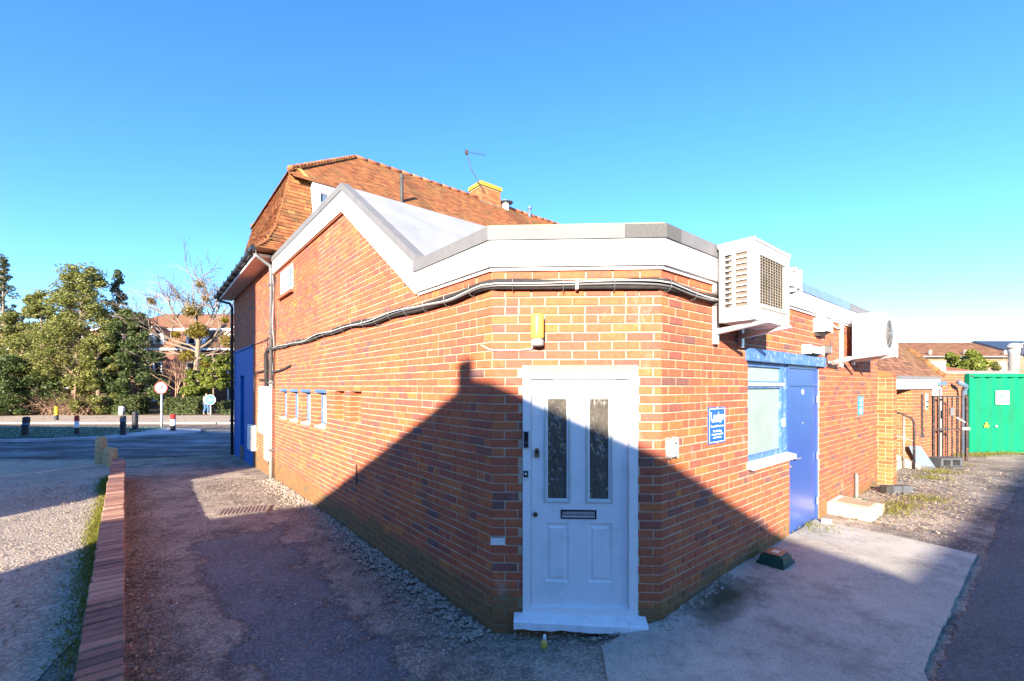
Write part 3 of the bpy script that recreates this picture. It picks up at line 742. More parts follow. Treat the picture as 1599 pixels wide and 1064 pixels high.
for q in (P1, P2):
    a0, a1, z0, z1 = q
    rings = [(0, -.035), (.012, -.046), (.030, -.046), (.044, -.036)]
    vs = [FF(a, o, z) for d, o in rings for a, z in ((a0 + d, z0 + d), (a1 - d, z0 + d), (a1 - d, z1 - d), (a0 + d, z1 - d))]
    MB().add(vs, [(r * 4 + i, r * 4 + (i + 1) % 4, r * 4 + 4 + (i + 1) % 4, r * 4 + 4 + i) for r in range(3) for i in range(4)] + [(12, 13, 14, 15)]).build('door_panel', 'white_door', door)
lbx = MB().slab(FF, .584, .884, .975, 1.050, -.04, -.026, [(.596, .872, .987, 1.038)]).build('letterbox', 'black', door)
MB().fbox(FF, .597, .871, -.05, -.03, .988, 1.037, bev=.004).fbox(FF, .60, .868, -.031, -.026, 1.018, 1.024).build('flap', 'chrome', lbx)
lk = MB().poly(FF, [(.362 + .02 + .02 * math.cos(t), 1.552 + .02 * math.sin(t)) for t in np.linspace(0, math.pi, 9)] + [(.362, 1.495), (.402, 1.495)], -.036, -.014).build('night_latch', 'brass', door)
MB().disc(FF, .382, 1.54, .012, -.015, -.008).build('keyhole', 'black', lk)
lk = MB().disc(FF, .369, 1.007, .02, -.036, -.016).build('door_lock', 'brass', door); MB().disc(FF, .369, 1.007, .008, -.017, -.012).build('keyhole', 'black', lk)
MB().fbox(FF, .372, .392, -.036, -.034, 1.855, 1.89).build('sticker', 'sign_white', door)
MB().fbox(FF, .335, 1.145, -.05, -.015, .222, .242).build('weather_bar', 'white_door', door)
dc = MB().disc(FF, 1.193, 2.185, .014, .012, .022).build('door_contact', 'chrome', ext)
# step, a bit uneven underneath
mb = MB(); n = 14
top = [(.19 + (1.285 - .19) * i / n) for i in range(n + 1)]
vs = []
for i, a in enumerate(top):
    dz = random.uniform(-.008, .006); t = -.028 * (i / n)
    vs += [FF(a, -.1, .10 + dz), FF(a, .115 + random.uniform(-.003, .003), .108 + dz + t), FF(a, .112, .160 + t + random.uniform(-.002, .002)), FF(a, .09, .172 + t * .7), FF(a, -.1, .205)]
mb.add(vs, [(i * 5 + j, i * 5 + (j + 1) % 5, (i + 1) * 5 + (j + 1) % 5, (i + 1) * 5 + j) for i in range(n) for j in range(5)] + [(0, 1, 2, 3, 4), tuple(n * 5 + j for j in range(4, -1, -1))])
mb.build('doorstep', 'step_white', ext)
MB().fbox(FF, .24, 1.24, -.12, .02, -.2, .098).build('threshold', 'brick', ext)
MB().fbox(FF, -.01, .115, -.004, .0075, .755, .815, bev=.003).build('patched_brick', 'cable_white', wallF)
# doorbells on the frame
t = thing('doorbell', 'slim black video doorbell on the left jamb of the white door', 'doorbell', FF(.291, .012, 1.586))
MB().fbox(FF, .272, .310, .0125, .034, 1.586, 1.716, bev=.006).build('case', 'black', t); MB().disc(FF, .291, 1.687, .009, .034, .037).build('lens', 'dark_pane', t); MB().ring(FF, .291, 1.625, .009, .012, .034, .037).build('button', 'chrome', t)
t = thing('bell_push', 'small black bell push with white button below the video doorbell', 'bell push', FF(.289, .012, 1.31))
MB().fbox(FF, .270, .306, .0125, .026, 1.335, 1.385, bev=.004).build('case', 'black', t); MB().disc(FF, .288, 1.362, .009, .026, .030).build('button', 'sign_white', t); MB().fbox(FF, .270, .306, .0125, .024, 1.312, 1.333).build('label_plate', 'white_plastic', t)
# yellow bulkhead lamp
t = thing('wall_lamp', 'yellow cylindrical outdoor lamp with grey base above the white door', 'lamp', FF(.385, .0, 2.43))
cl = FF(.385, .062, 2.43)
MB().lathe(cl, [(.036, .0), (.048, .008), (.050, .05), (.044, .062)], 20).build('lamp_base', 'cable_grey', t, smooth=True)
mbr = MB()
for k in range(16):
    a = 2 * math.pi * k / 16; mbr.tube([(cl.x + .050 * math.cos(a), cl.y + .050 * math.sin(a), cl.z + .006), (cl.x + .050 * math.cos(a), cl.y + .050 * math.sin(a), cl.z + .048)], .003, 4)
mbr.build('ribbing', 'grey_metal', t)
MB().lathe(cl, [(.053, .063), (.055, .075), (.055, .245), (.050, .262), (.03, .268)], 24).build('lens', 'yellow_lens', t, smooth=True)
MB().fbox(FF, .345, .425, .0, .03, 2.45, 2.66).build('back_plate', 'cable_grey', t)
t = MB().tube([FF(.36, .045, 2.435), FF(.33, .012, 2.410), FF(.2, .009, 2.402), FF(.07, .009, 2.400), FF(.0, .012, 2.404)] + [FL(.05, .01, 2.42), FL(.14, .01, 2.455)], .005, 6).build('lamp_cable', 'cable_white')
tag(t, 'thin white cable running left from the yellow lamp', 'cable')
# ------------------------------------------------------------------ window and blue door on the side wall
win = MB().slab(FR, 1.695, 2.905, 1.262, 2.368, -.09, -.03, [(1.74, 2.72, 1.33, 2.075), (1.74, 2.72, 2.155, 2.32), (2.80, 2.87, 1.30, 2.33)]).build('window', 'blue_worn', ext)
MB().fbox(FR, 1.735, 2.725, -.07, -.06, 1.325, 2.08).build('pane', 'frosted', win)
MB().fbox(FR, 1.735, 2.725, -.07, -.06, 2.15, 2.325).build('pane', 'frosted', win)
MB().fbox(FR, 2.80, 2.87, -.075, -.065, 1.30, 2.33).build('side_board', 'blue', win)
MB().fbox(FR, 1.70, 2.75, -.03, -.005, 2.10, 2.135).build('transom', 'white', win)
MB().fbox(FR, 2.755, 2.79, -.03, -.008, 1.60, 1.70).build('catch', 'white_plastic', win)
MB().hexa([FR(1.66, -.06, 1.215), FR(2.93, -.06, 1.215), FR(2.93, .07, 1.20), FR(1.66, .07, 1.20), FR(1.66, -.06, 1.275), FR(2.93, -.06, 1.275), FR(2.93, .07, 1.25), FR(1.66, .07, 1.25)]).build('sill', 'step_white', win)
bd = MB().slab(FR, 2.915, 4.085, .12, 2.366, -.07, -.02, [(2.965, 4.04, .16, 2.10), (2.965, 4.04, 2.14, 2.33)]).build('blue_door', 'blue', ext)
MB().fbox(FR, 2.97, 4.035, -.066, -.034, .165, 2.095).build('leaf', 'blue', bd)
MB().fbox(FR, 2.965, 4.04, -.066, -.04, 2.14, 2.33).build('overpanel', 'blue', bd)
MB().fbox(FR, 2.90, 4.10, -.2, .03, .05, .165).build('threshold', 'concrete', bd)
for z in (.42, 1.06, 1.86): MB().fbox(FR, 4.02, 4.06, -.02, -.006, z, z + .10).build('hinge', 'steel', bd)
MB().disc(FR, 3.50, 2.02, .035, -.034, -.03).build('vent_disc', 'sign_white', bd)
MB().disc(FR, 3.50, 1.60, .018, -.034, -.026).build('spyhole', 'chrome', bd)
hd = MB().disc(FR, 3.06, 1.17, .026, -.034, -.018).tube([FR(3.06, -.02, 1.17), FR(3.06, .03, 1.17), FR(3.10, .035, 1.172), FR(3.22, .03, 1.168)], .011, 8).build('handle', 'chrome', bd)
MB().disc(FR, 3.06, 1.06, .022, -.034, -.02).build('escutcheon', 'chrome', bd)
MB().fbox(FR, 1.62, 4.23, -.02, .04, 2.372, 2.508).build('lintel', 'blue_worn', ext)

# ------------------------------------------------------------------ signs and small boxes on the side wall
def text_mesh(body, F, a, z, o, size, parent, mat, width=None, name='lettering', align='CENTER'):
    cu = bpy.data.curves.new('txt', 'FONT'); cu.body = body; cu.size = size; cu.align_x = align; cu.align_y = 'CENTER'; cu.extrude = 0.0008; cu.offset = 0.0
    ob = bpy.data.objects.new('txt', cu); col.objects.link(ob)
    bpy.context.view_layer.update()
    me = bpy.data.meshes.new_from_object(ob.evaluated_get(bpy.context.evaluated_depsgraph_get()))
    bpy.data.objects.remove(ob); bpy.data.curves.remove(cu)
    xs = [v.co.x for v in me.vertices]; sc = (width / (max(xs) - min(xs))) if width and xs else 1.0
    off = root_of(parent).location
    for v in me.vertices: v.co = Vector(F(a + v.co.x * sc, o + v.co.z, z + v.co.y)) - off
    me.materials.clear(); me.materials.append(M[mat])
    o2 = bpy.data.objects.new(name, me); col.objects.link(o2); o2.parent = parent; return o2
s = thing('company_sign', 'blue rectangular sign with white lettering reading Lodge beside the window', 'sign', FR(.96, 0, 1.545))
MB().fbox(FR, .79, 1.13, .003, .012, 1.545, 1.895).build('board', 'sign_blue', s)
MB().slab(FR, .80, 1.12, 1.557, 1.883, .0121, .0135, [(.807, 1.113, 1.564, 1.876)]).build('border', 'sign_white', s)
text_mesh('Lodge', FR, .96, 1.805, .0135, .115, s, 'sign_white', .26)
text_mesh('BROTHERS', FR, .93, 1.757, .0135, .022, s, 'sign_white', .16)
text_mesh('Funeral Directors', FR, .96, 1.712, .0135, .030, s, 'sign_white', .255)
text_mesh('No Parking', FR, .96, 1.664, .0135, .030, s, 'sign_white', .17)
text_mesh('Access required', FR, .96, 1.634, .0135, .028, s, 'sign_white', .225)
text_mesh('at all times', FR, .96, 1.604, .0135, .028, s, 'sign_white', .17)
for z in (1.886, 1.553): MB().disc(FR, .96, z, .009, .012, .017, 12).build('screw', 'sign_white', s)
s = thing('notice_sign', 'narrow teal notice with white text further along the side wall', 'sign', FR(6.27, 0, 1.6))
MB().fbox(FR, 6.10, 6.44, .003, .012, 1.60, 1.92).build('board', 'sign_teal', s)
for z, w in ((1.88, .2), (1.845, .26), (1.80, .10), (1.765, .24), (1.715, .14), (1.68, .26), (1.645, .2), (1.62, .12)):
    MB().fbox(FR, 6.27 - w / 2, 6.27 + w / 2, .0121, .0135, z - .008, z + .008).build('print_line', 'sign_white', s)
s = thing('key_safe', 'grey push-button key safe with white cover beside the front door corner', 'key safe', FR(.15, 0, 1.5))
MB().fbox(FR, .06, .16, .003, .05, 1.505, 1.655, bev=.012).build('body', 'cable_grey', s)
MB().fbox(FR, .075, .15, .045, .062, 1.515, 1.645, bev=.006).build('cover', 'white_plastic', s)
MB().disc(FR, .115, 1.618, .012, .061, .067, 12).build('button', 'black', s); MB().fbox(FR, .09, .14, .0615, .064, 1.528, 1.536).build('marking', 'black', s)
s = thing('alarm_sensor_box', 'white angled sensor box high on the side wall under the fascia', 'sensor', FR(4.0, 0, 2.83))
MB().fbox(FR, 3.82, 4.14, .003, .13, 2.86, 3.03, bev=.012).build('body', 'white_plastic', s); MB().hexa([FR(3.86, .01, 2.80), FR(4.10, .01, 2.80), FR(4.06, .06, 2.80), FR(3.9, .06, 2.80), FR(3.83, .005, 2.862), FR(4.13, .005, 2.862), FR(4.13, .12, 2.862), FR(3.83, .12, 2.862)]).build('lens', 'grille_dark', s)
s = thing('emergency_light', 'white bulkhead light box above the blue lintel', 'light', FR(3.6, 0, 2.52))
MB().fbox(FR, 3.35, 3.88, .003, .10, 2.535, 2.63, bev=.012).build('diffuser', 'white_plastic', s); MB().fbox(FR, 3.42, 3.81, .003, .07, 2.515, 2.537).build('base', 'grille_dark', s)
s = thing('security_camera', 'small grey security camera with black cable at the end of the blue lintel', 'camera', FR(4.4, 0, 2.4))
MB().fbox(FR, 4.27, 4.40, .003, .06, 2.58, 2.68, bev=.008).build('junction_box', 'grey_metal', s)
MB().tube([FR(4.33, .02, 2.58), FR(4.30, .025, 2.50), FR(4.33, .03, 2.42), FR(4.38, .03, 2.38), FR(4.42, .05, 2.42)], .010, 6).build('cable', 'black', s)
MB().tube([FR(4.40, .0, 2.44), FR(4.44, .1, 2.46)], .018, 8).build('bracket', 'cable_grey', s)
MB().tube([FR(4.40, .08, 2.44), FR(4.66, .20, 2.50)], [.035, .04], 12).build('housing', 'cable_grey', s)

# ------------------------------------------------------------------ air conditioners
def aircon(label, s0, s1, o0, o1, z0, z1, side_louvre, group, rails):
    t = thing('air_conditioner', label, 'air conditioner', FR((s0 + s1) / 2, o0, z0), group)
    sy = (z0 + .12, z1 - .08); oa, ob = o0 + .045, o0 + (o1 - o0) * .80; om = o0 + (o1 - o0) * .42
    FS = Frame(FR(s0, 0, 0).xy, FR.n.xy)                     # frame across the end face; outward is -u
    FS.n = -FR.u; FS.sgn = 1
    fa, fb = s0 + .12, s1 - .10
    if side_louvre:
        MB().fbox(FR, s0 + .03, s1 - .002, o0 + .02, o1 - .03, z0 + .01, z1 - .01).build('inner_case', 'white_plastic', t)
        body = MB().slab(FS, o0, o1, z0, z1, -.029, 0.0, [(oa, ob, sy[0], sy[1])]).slab(FR, s0, s1, z0, z1, o1 - .029, o1, [(fa, fb, z0 + .15, z1 - .11)])
        body.fbox(FR, s0 - .004, s1 + .004, o0 - .003, o1 + .004, z1 - .005, z1 + .018, bev=.008).fbox(FR, s0, s1, o0, o1 - .03, z0 - .002, z0 + .02).fbox(FR, s1 - .02, s1, o0, o1 - .03, z0, z1)
        body = body.build('casing', 'white', t)
        MB().fbox(FS, oa, om - .012, -.0295, -.022, sy[0], sy[1]).build('coil_recess', 'grille_dark', t)
        MB().fbox(FS, om + .012, ob, -.0295, -.018, sy[0], sy[1]).build('coil', 'coil', t)
        nb = 10
        for k in range(nb + 1):
            z = sy[0] + (sy[1] - sy[0]) * k / nb
            MB().fbox(FS, oa - .005, ob + .005, -.012, .003, z - .006, z + .006).build('louvre', 'white', t)
        cm = MB()
        for k in range(nb):
            z = sy[0] + (sy[1] - sy[0]) * (k + .5) / nb; h = (sy[1] - sy[0]) / nb * .40
            cm.fbox(FS, oa + .04, om - .012, -.021, -.010, z - h, z + h * .45)
        cm.build('pipe_bend', 'coil', t)
        MB().fbox(FS, om - .012, om + .012, -.014, .002, sy[0], sy[1]).build('louvre_post', 'white', t)
        MB().fbox(FR, fa, fb, o1 - .029, o1 - .026, z0 + .15, z1 - .11).build('fan_recess', 'fan_dark', t)
        fc = ((fa + fb) / 2, (z0 + z1) / 2 + .02)
        fm = MB()
        for k in range(3):
            a = k * 2.094 + .4
            fm.poly(FR, [(fc[0] + .05 * math.cos(a + b) if q == 0 else fc[0] + .21 * math.cos(a + b), fc[1] + (.05 if q == 0 else .21) * math.sin(a + b)) for q, b in ((0, -.3), (1, -.35), (1, .35), (0, .5))], o1 - .026, o1 - .02)
        fm.disc(FR, fc[0], fc[1], .05, o1 - .026, o1 - .014); fm.build('fan', 'grille_dark', t)
        gm = MB(); nz = 17; z = z0 + .15
        for k in range(nz + 1):
            zz = z0 + .15 + (z1 - .11 - z0 - .15) * k / nz; gm.fbox(FR, fa, fb, o1 - .002, o1 + .001, zz - .002, zz + .002)
        for k in range(11):
            ss = fa + (fb - fa) * k / 10; gm.fbox(FR, ss - .002, ss + .002, o1 - .005, o1 - .0021, z0 + .15, z1 - .11)
        gm.build('fan_guard', 'guard', t)
        MB().hexa([FR(fa - .02, o1, z0 + .10), FR(fb + .01, o1, z0 + .10), FR(fb + .01, o1 + .02, z0 + .115), FR(fa - .02, o1 + .02, z0 + .115), FR(fa - .02, o1, z0 + .145), FR(fb + .01, o1, z0 + .145), FR(fb + .01, o1 + .03, z0 + .14), FR(fa - .02, o1 + .03, z0 + .14)]).build('drip_lip', 'cream', t)
        MB().fbox(FS, oa + .12, oa + .17, 0, .004, z0 + .03, z0 + .045).build('rating_plate', 'cable_grey', t)
    else:
        MB().fbox(FR, s0, s1, o0, o1, z0, z1, bev=.012).build('casing', 'white', t)
        MB().fbox(FS, o1 - .075, o1 - .072, -.001, .002, z0 + .02, z1 - .02).build('panel_joint', 'cable_grey', t)
        fc = (s0 + (s1 - s0) * .42, (z0 + z1) / 2 + .02); R = .23
        MB().disc(FR, fc[0], fc[1], R * .95, o1, o1 + .003).build('fan_opening', 'coil', t)
        gm = MB()
        for k in range(7): gm.ring(FR, fc[0], fc[1], R * (.2 + k * .12), R * (.2 + k * .12) + .010, o1 + .02 - k * .002, o1 + .028 - k * .002)
        for k in range(10):
            a = 2 * math.pi * k / 10; gm.tube([FR(fc[0] + .03 * math.cos(a), o1 + .03, fc[1] + .03 * math.sin(a)), FR(fc[0] + R * .6 * math.cos(a + .3), o1 + .028, fc[1] + R * .6 * math.sin(a + .3)), FR(fc[0] + R * math.cos(a + .5), o1 + .008, fc[1] + R * math.sin(a + .5))], .006, 5)
        gm.disc(FR, fc[0], fc[1], .07, o1 + .028, o1 + .04); gm.build('fan_guard', 'grey_metal', t)
        MB().fbox(FR, fc[0] + .25, fc[0] + .40, o1, o1 + .002, z0 + .1, z0 + .2).build('badge', 'sign_white', t) if fc[0] + .4 < s1 else None
    for sr, za, zb in rails:
        r = MB().fbox(FR, sr - .028, sr + .028, .003, .045, za, zb).build('wall_rail', 'steel', t)
        MB().hexa([FR(sr - .025, .03, z0 - .10), FR(sr + .025, .03, z0 - .10), FR(sr + .025, o1 + .07, z0 - .035), FR(sr - .025, o1 + .07, z0 - .035), FR(sr - .025, .03, z0 - .045), FR(sr + .025, .03, z0 - .045), FR(sr + .025, o1 + .07, z0 - .005), FR(sr - .025, o1 + .07, z0 - .005)]).build('arm', 'steel', r)
    return t
ac1 = aircon('white air conditioner with louvred end and square fan grille, on brackets above the window', .81, 1.64, .10, .41, 2.69, 3.39, True, None, ((.90, 2.50, 3.07), (1.46, 2.50, 3.05)))
ac2 = aircon('plain white air conditioner with round dark fan guard, on brackets past the blue door', 5.30, 6.35, .12, .476, 2.59, 3.22, False, None, ((5.05, 2.40, 3.08), (5.72, 2.45, 3.08)))
t = thing('flood_sensor', 'white motion sensor with pink lens fixed to the louvred air conditioner', 'sensor', FR(1.70, .36, 3.05))
MB().fbox(FR, 1.645, 1.70, .30, .44, 3.10, 3.24).build('bracket', 'cable_grey', t); MB().fbox(FR, 1.70, 1.84, .30, .42, 3.09, 3.25, bev=.04).build('head', 'white_plastic', t)
MB().lathe(FR(1.86, .36, 3.13), [(.01, .0), (.05, .02), (.055, .06), (.02, .09)], 12).build('lens', 'peach', t, smooth=True); MB().lathe(FR(1.70, .37, 3.06), [(.02, 0), (.025, .02), (.02, .04)], 10).build('gland', 'white_plastic', t)
t = MB().tube([FR(1.70, .37, 3.06), FR(1.69, .28, 2.9), FR(1.68, .20, 2.72), FR(1.67, .05, 2.60)], .010, 6).build('sensor_cable', 'bluegrey_pipe'); tag(t, 'grey cable dropping from the motion sensor behind the louvred air conditioner', 'cable')
t = MB().tube([FR(5.05, .05, 3.02), FR(4.8, .03, 2.98), FR(4.5, .025, 3.02), FR(4.2, .02, 3.06), FR(4.12, .02, 2.98)], .014, 6).build('sensor_cable', 'cable_white'); tag(t, 'white cable looping from the sensor box to the far air conditioner bracket', 'cable')

# ------------------------------------------------------------------ insulated pipe bundle along the walls
def on_path(d, o, z):     # d runs from the house downpipe (0) to the air conditioner
    if d < 8.3: return FL(8.3 - d, o, z)
    d2 = d - 8.3
    if d2 < WF: return FF(d2, o, z)
    return FR(d2 - WF, o, z)
def path_pts(zfn, ofn, d0, d1, step=.11):
    return [on_path(d, ofn(d), zfn(d)) for d in np.arange(d0, d1, step)]
DT = 8.3 + WF + .95
t = thing('pipe_bundle', 'black insulated pipes strapped with white cable sweeping along three walls', 'pipes', on_path(6, .0, 2.9))
wv = lambda d: 2.945 + .012 * math.sin(d * 1.7) + .010 * math.sin(d * 4.1) - (.03 * S((d - 7.2) / .6) * S((8.3 - d) / .6))
MB().tube(path_pts(lambda d: wv(d) + .018 + .008 * math.sin(d * 6), lambda d: .034, .1, DT), .024, 8).build('insulated_pipe', 'rubber', t, smooth=True)
MB().tube(path_pts(lambda d: wv(d) - .022 + .006 * math.sin(d * 5 + 1), lambda d: .032, .1, DT), .022, 8).build('insulated_pipe', 'rubber', t, smooth=True)
MB().tube(path_pts(lambda d: wv(d) + .004 + .016 * math.sin(d * 2.2), lambda d: .066, .1, DT), .0055, 6).build('white_cable', 'cable_white', t, smooth=True)
MB().tube(path_pts(lambda d: wv(d) - .016 + .012 * math.sin(d * 2.7 + 2), lambda d: .062, .1, DT), .009, 6).build('grey_cable', 'grey_metal', t, smooth=True)
for d in np.arange(.5, DT, .42):
    mbs = MB(); a, b = d, d + .012
    for q in (a,):
        ring = [on_path(q, .034 + .046 * math.cos(x), wv(q) + .062 * math.sin(x)) for x in np.linspace(0, 2 * math.pi, 13)]
        mbs.tube(ring, .003, 4, caps=False)
    mbs.build('strap', 'grey_metal', t)
MB().fbox(FF, .70, .722, .0, .078, 2.90, 2.985).build('strap', 'cable_white', t)

# ------------------------------------------------------------------ small pieces on the long wall
t = MB().tube([FL(3.12, .012, .72), FL(3.12, .012, .97), FL(3.12, .018, 1.0)], .010, 8).build('pipe_stub', 'grille_dark'); tag(t, 'short dark pipe stub rising on the long brick wall', 'pipe')
t = MB().tube([FL(8.3, .03, 2.42), FL(7.7, .03, 2.44), FL(7.2, .025, 2.47), FL(6.75, .02, 2.52)], .026, 6).build('loose_cable', 'rubber'); tag(t, 'loose black cable end sticking out beyond the grey downpipe', 'cable')

# ------------------------------------------------------------------ tiled house behind
house = thing('tiled_house', 'brick house with orange clay tile mansard roof behind the extension', 'house', (*plan(11.5, 3.0), 0.0))
HS0, HS1, HW = 8.402, 14.6, 15.0
EAVE, MTOP, RIDGE = 5.12, 7.48, 9.67
FH = Frame(plan(HS0, 0), vL)
holesH = [(2.66, HS1 - HS0 + .1, -.5, 3.2)]
hw = MB().slab(FH, 0.0, HS1 - HS0, Z0, EAVE, -.24, -.006, holesH).build('wall', 'mortar', house)
bH = lay_bricks(FH, HS1 - HS0, Z0, lambda a: EAVE, holesH, 5)
brick_mass(FH, bH, hw, 'brick', lambda s: False)
FHn = near_frame(HS0 + .02)
MB().fbox(FHn, .02, HW, -.3, 0.0, 3.0, 5.3).build('wall', 'brick_clean', house)
MB().fbox(Frame(plan(HS1, 0), vR), .02, HW, -.3, 0.0, Z0, 5.3).build('wall', 'brick_clean', house)
# blue shop return
sb = MB().slab(FH, 2.662, HS1 - HS0, Z0, 3.2, -.2, -.004, [(4.15, 4.85, .25, 2.42)]).build('shopfront_panel', 'shop_blue', house)
MB().fbox(FH, 4.14, 4.86, -.16, -.10, .24, 2.43).build('door', 'navy', sb)
MB().fbox(FH, 2.66, HS1 - HS0 + .02, -.004, .03, 3.2, 3.25).build('cornice', 'shop_blue', sb)
MB().fbox(FH, 4.15, 4.85, -.2, .01, Z0, .24).build('stall_riser', 'slate', sb)
MB().tube([FH(0.0, .02, 3.26), FH(1.3, .02, 3.22), FH(2.66, .02, 3.24)], .012, 5).build('service_cable', 'rubber', house)
# eaves
MB().fbox(FH, -.05, HS1 - HS0 + .38, 0.0, .37, 5.05, 5.11).build('soffit', 'peach', house)
MB().fbox(FH, -.10, HS1 - HS0 + .42, .372, .40, 5.02, 5.18).build('fascia', 'white', house)
gt = MB().tube([FH(-.3, .46, 5.16), FH(HS1 - HS0 + .45, .46, 5.14)], .062, 10).build('gutter', 'black', house)
for a in np.arange(0.1, 6.6, .8): MB().fbox(FH, a, a + .03, .39, .535, 5.06, 5.20).build('gutter_bracket', 'black', house)
# tile slopes
prof = [(.42, 5.16), (.16, 5.42), (-.06, 5.85), (-.26, 6.5), (-.50, MTOP)]
def prof_at(d):
    for (o0, z0), (o1, z1) in zip(prof, prof[1:]):
        L = math.hypot(o1 - o0, z1 - z0)
        if d <= L: return o0 + (o1 - o0) * d / L, z0 + (z1 - z0) * d / L, (o1 - o0) / L, (z1 - z0) / L
        d -= L
    return None
PL = sum(math.hypot(b[0] - a[0], b[1] - a[1]) for a, b in zip(prof, prof[1:]))
def tile(mb, P0, U, V, Nn, w, l, tone, th=.014, lift=.018):
    a = P0 + Nn * lift; 
    v = [a - Nn * th, a + U * w - Nn * th, a + U * w + V * l - Nn * (th + lift * .8), a + V * l - Nn * (th + lift * .8), a, a + U * w, a + U * w + V * l - Nn * lift * .8, a + V * l - Nn * lift * .8]
    mb.add(v, [(4, 5, 6, 7), (0, 4, 7, 3), (1, 2, 6, 5), (0, 1, 5, 4)], tone)
def mansard(F, len_, ext0, ext1, gauge=.10, w=.165, a_hi=None):
    mb = MB(); r = random.Random(int(len_ * 100)); d = 0; k = 0
    while d < PL:
        o, z, do, dz = prof_at(d); V = F.n * do + Vector((0, 0, dz)); Nn = F.n * dz - Vector((0, 0, do))
        lo = -o * ext0; hi = len_ + o * ext1
        if a_hi is not None: hi = a_hi
        a = lo + (0 if k % 2 else -w / 2)
        while a < hi:
            u0, u1 = max(a, lo), min(a + w - .004, hi)
            if u1 - u0 > .03: tile(mb, F(u0, o + r.uniform(-.003, .004), z), F.u, V, Nn, u1 - u0, min(.17, PL - d + .05), r.betavariate(2, 2), th=.020, lift=.034)
            a += w
        d += gauge; k += 1
    return mb
TL = .030
FM = Frame(plan(HS0 + .1, 0), vL)
mcore = MB()
def quadrim(s0, s1, w0, w1, z): return [pl(s0, w0, z), pl(s1, w0, z), pl(s1, w1, z), pl(s0, w1, z)]
rims = [quadrim(HS0 + .1 - o, HS1 + o, -o, HW + o, z) for o, z in prof]
for q0, q1 in zip(rims, rims[1:]): mcore.add(q0 + q1, [(i, (i + 1) % 4, 4 + (i + 1) % 4, 4 + i) for i in range(4)])
mcore.add(rims[0], [(0, 1, 2, 3)]); mcore.add(rims[-1], [(0, 1, 2, 3)])
mans = mcore.build('mansard', 'tile_red', house)
mansard(FM, HS1 - HS0 - .1, 1, 1).build('tile_courses', 'tile', mans, kind='stuff')
FMn = near_frame(HS0 + .1)
mansard(FMn, HW, 1, 1, a_hi=.93).build('tile_courses', 'tile', mans, kind='stuff')
# white cheek wall with dormer window
wc = MB().slab(FMn, .94, 2.6, 4.9, 7.27, -.45, -.25, [(1.13, 1.55, 6.28, 7.05)]).build('dormer_wall', 'white', house)
dw = MB().slab(FMn, 1.131, 1.549, 6.281, 7.049, -.32, -.28, [(1.15, 1.325, 6.30, 6.785), (1.15, 1.325, 6.815, 7.03), (1.355, 1.53, 6.30, 6.785), (1.355, 1.53, 6.815, 7.03)]).build('window', 'white', house)
for a in (1.15, 1.355):
    for z0, z1 in ((6.30, 6.785), (6.815, 7.03)): MB().fbox(FMn, a, a + .175, -.305, -.30, z0, z1).build('pane', 'pane', dw)
# upper roof
RS = (HS0 + .1 + HS1) / 2; K = RS - (HS0 + .6)
FU = near_frame(HS0 + .6)
up = MB(); r0 = pl(RS, .5 + K, RIDGE); r1 = pl(RS, HW - .5, RIDGE)
e = quadrim(HS0 + .6, HS1 - .5, .5, HW - .5, MTOP)
up.add([*e, r0, r1], [(0, 4, 5, 3), (0, 1, 4), (1, 2, 5, 4), (2, 3, 5)])
upr = up.build('roof', 'tile_red', house)
def slope_tiles(P, U, V, Nn, width, length, lo, hi, tone_fn, gauge=.10, w=.165, over=.12):
    mb = MB(); d = -over; k = 0; r = random.Random(int(width * 77 + length * 13))
    while d < length:
        a = -w / 2 * (k % 2) + lo(d)
        while a < hi(d):
            u1 = min(a + w - .004, hi(d))
            if u1 - a > .03: tile(mb, P + U * a + V * d, U, V, Nn, u1 - a, .17, tone_fn(a, d, r))
            a += w
        d += gauge; k += 1
    return mb
pe = Vector(pl(HS0 + .6, .5, MTOP)); U3 = Vector((vR.x, vR.y, 0)); rise = RIDGE - MTOP; SLEN = math.hypot(K, rise)
V3 = (Vector((vL.x, vL.y, 0)) * K + Vector((0, 0, rise))) / SLEN; N3 = U3.cross(V3); N3 = N3 if N3.z > 0 else -N3
def tone_near(a, d, r):
    base = r.betavariate(2.2, 2)
    if 3.6 < a - d * .1 < 4.0 or 8.2 < a - d * .1 < 9.2: base *= .45
    return min(1, base)
tn = slope_tiles(pe, U3, V3, N3, HW, SLEN, lambda d: max(0.0, d * K / SLEN), lambda d: HW - 1.0, tone_near, over=.36)
tn.build('tile_courses', 'tile', upr, kind='stuff')
pe2 = Vector(pl(HS1 - .5, .5, MTOP)); U4 = -Vector((vL.x, vL.y, 0)); V4 = (Vector((vR.x, vR.y, 0)) * K + Vector((0, 0, rise))) / SLEN; N4 = U4.cross(V4); N4 = N4 if N4.z > 0 else -N4
W4 = HS1 - .5 - (HS0 + .6)
slope_tiles(pe2, U4, V4, N4, W4, SLEN, lambda d: max(-.1, d * K / SLEN), lambda d: W4 - max(-.1, d * K / SLEN), lambda a, d, r: r.betavariate(2, 2)).build('tile_courses', 'tile', upr, kind='stuff')
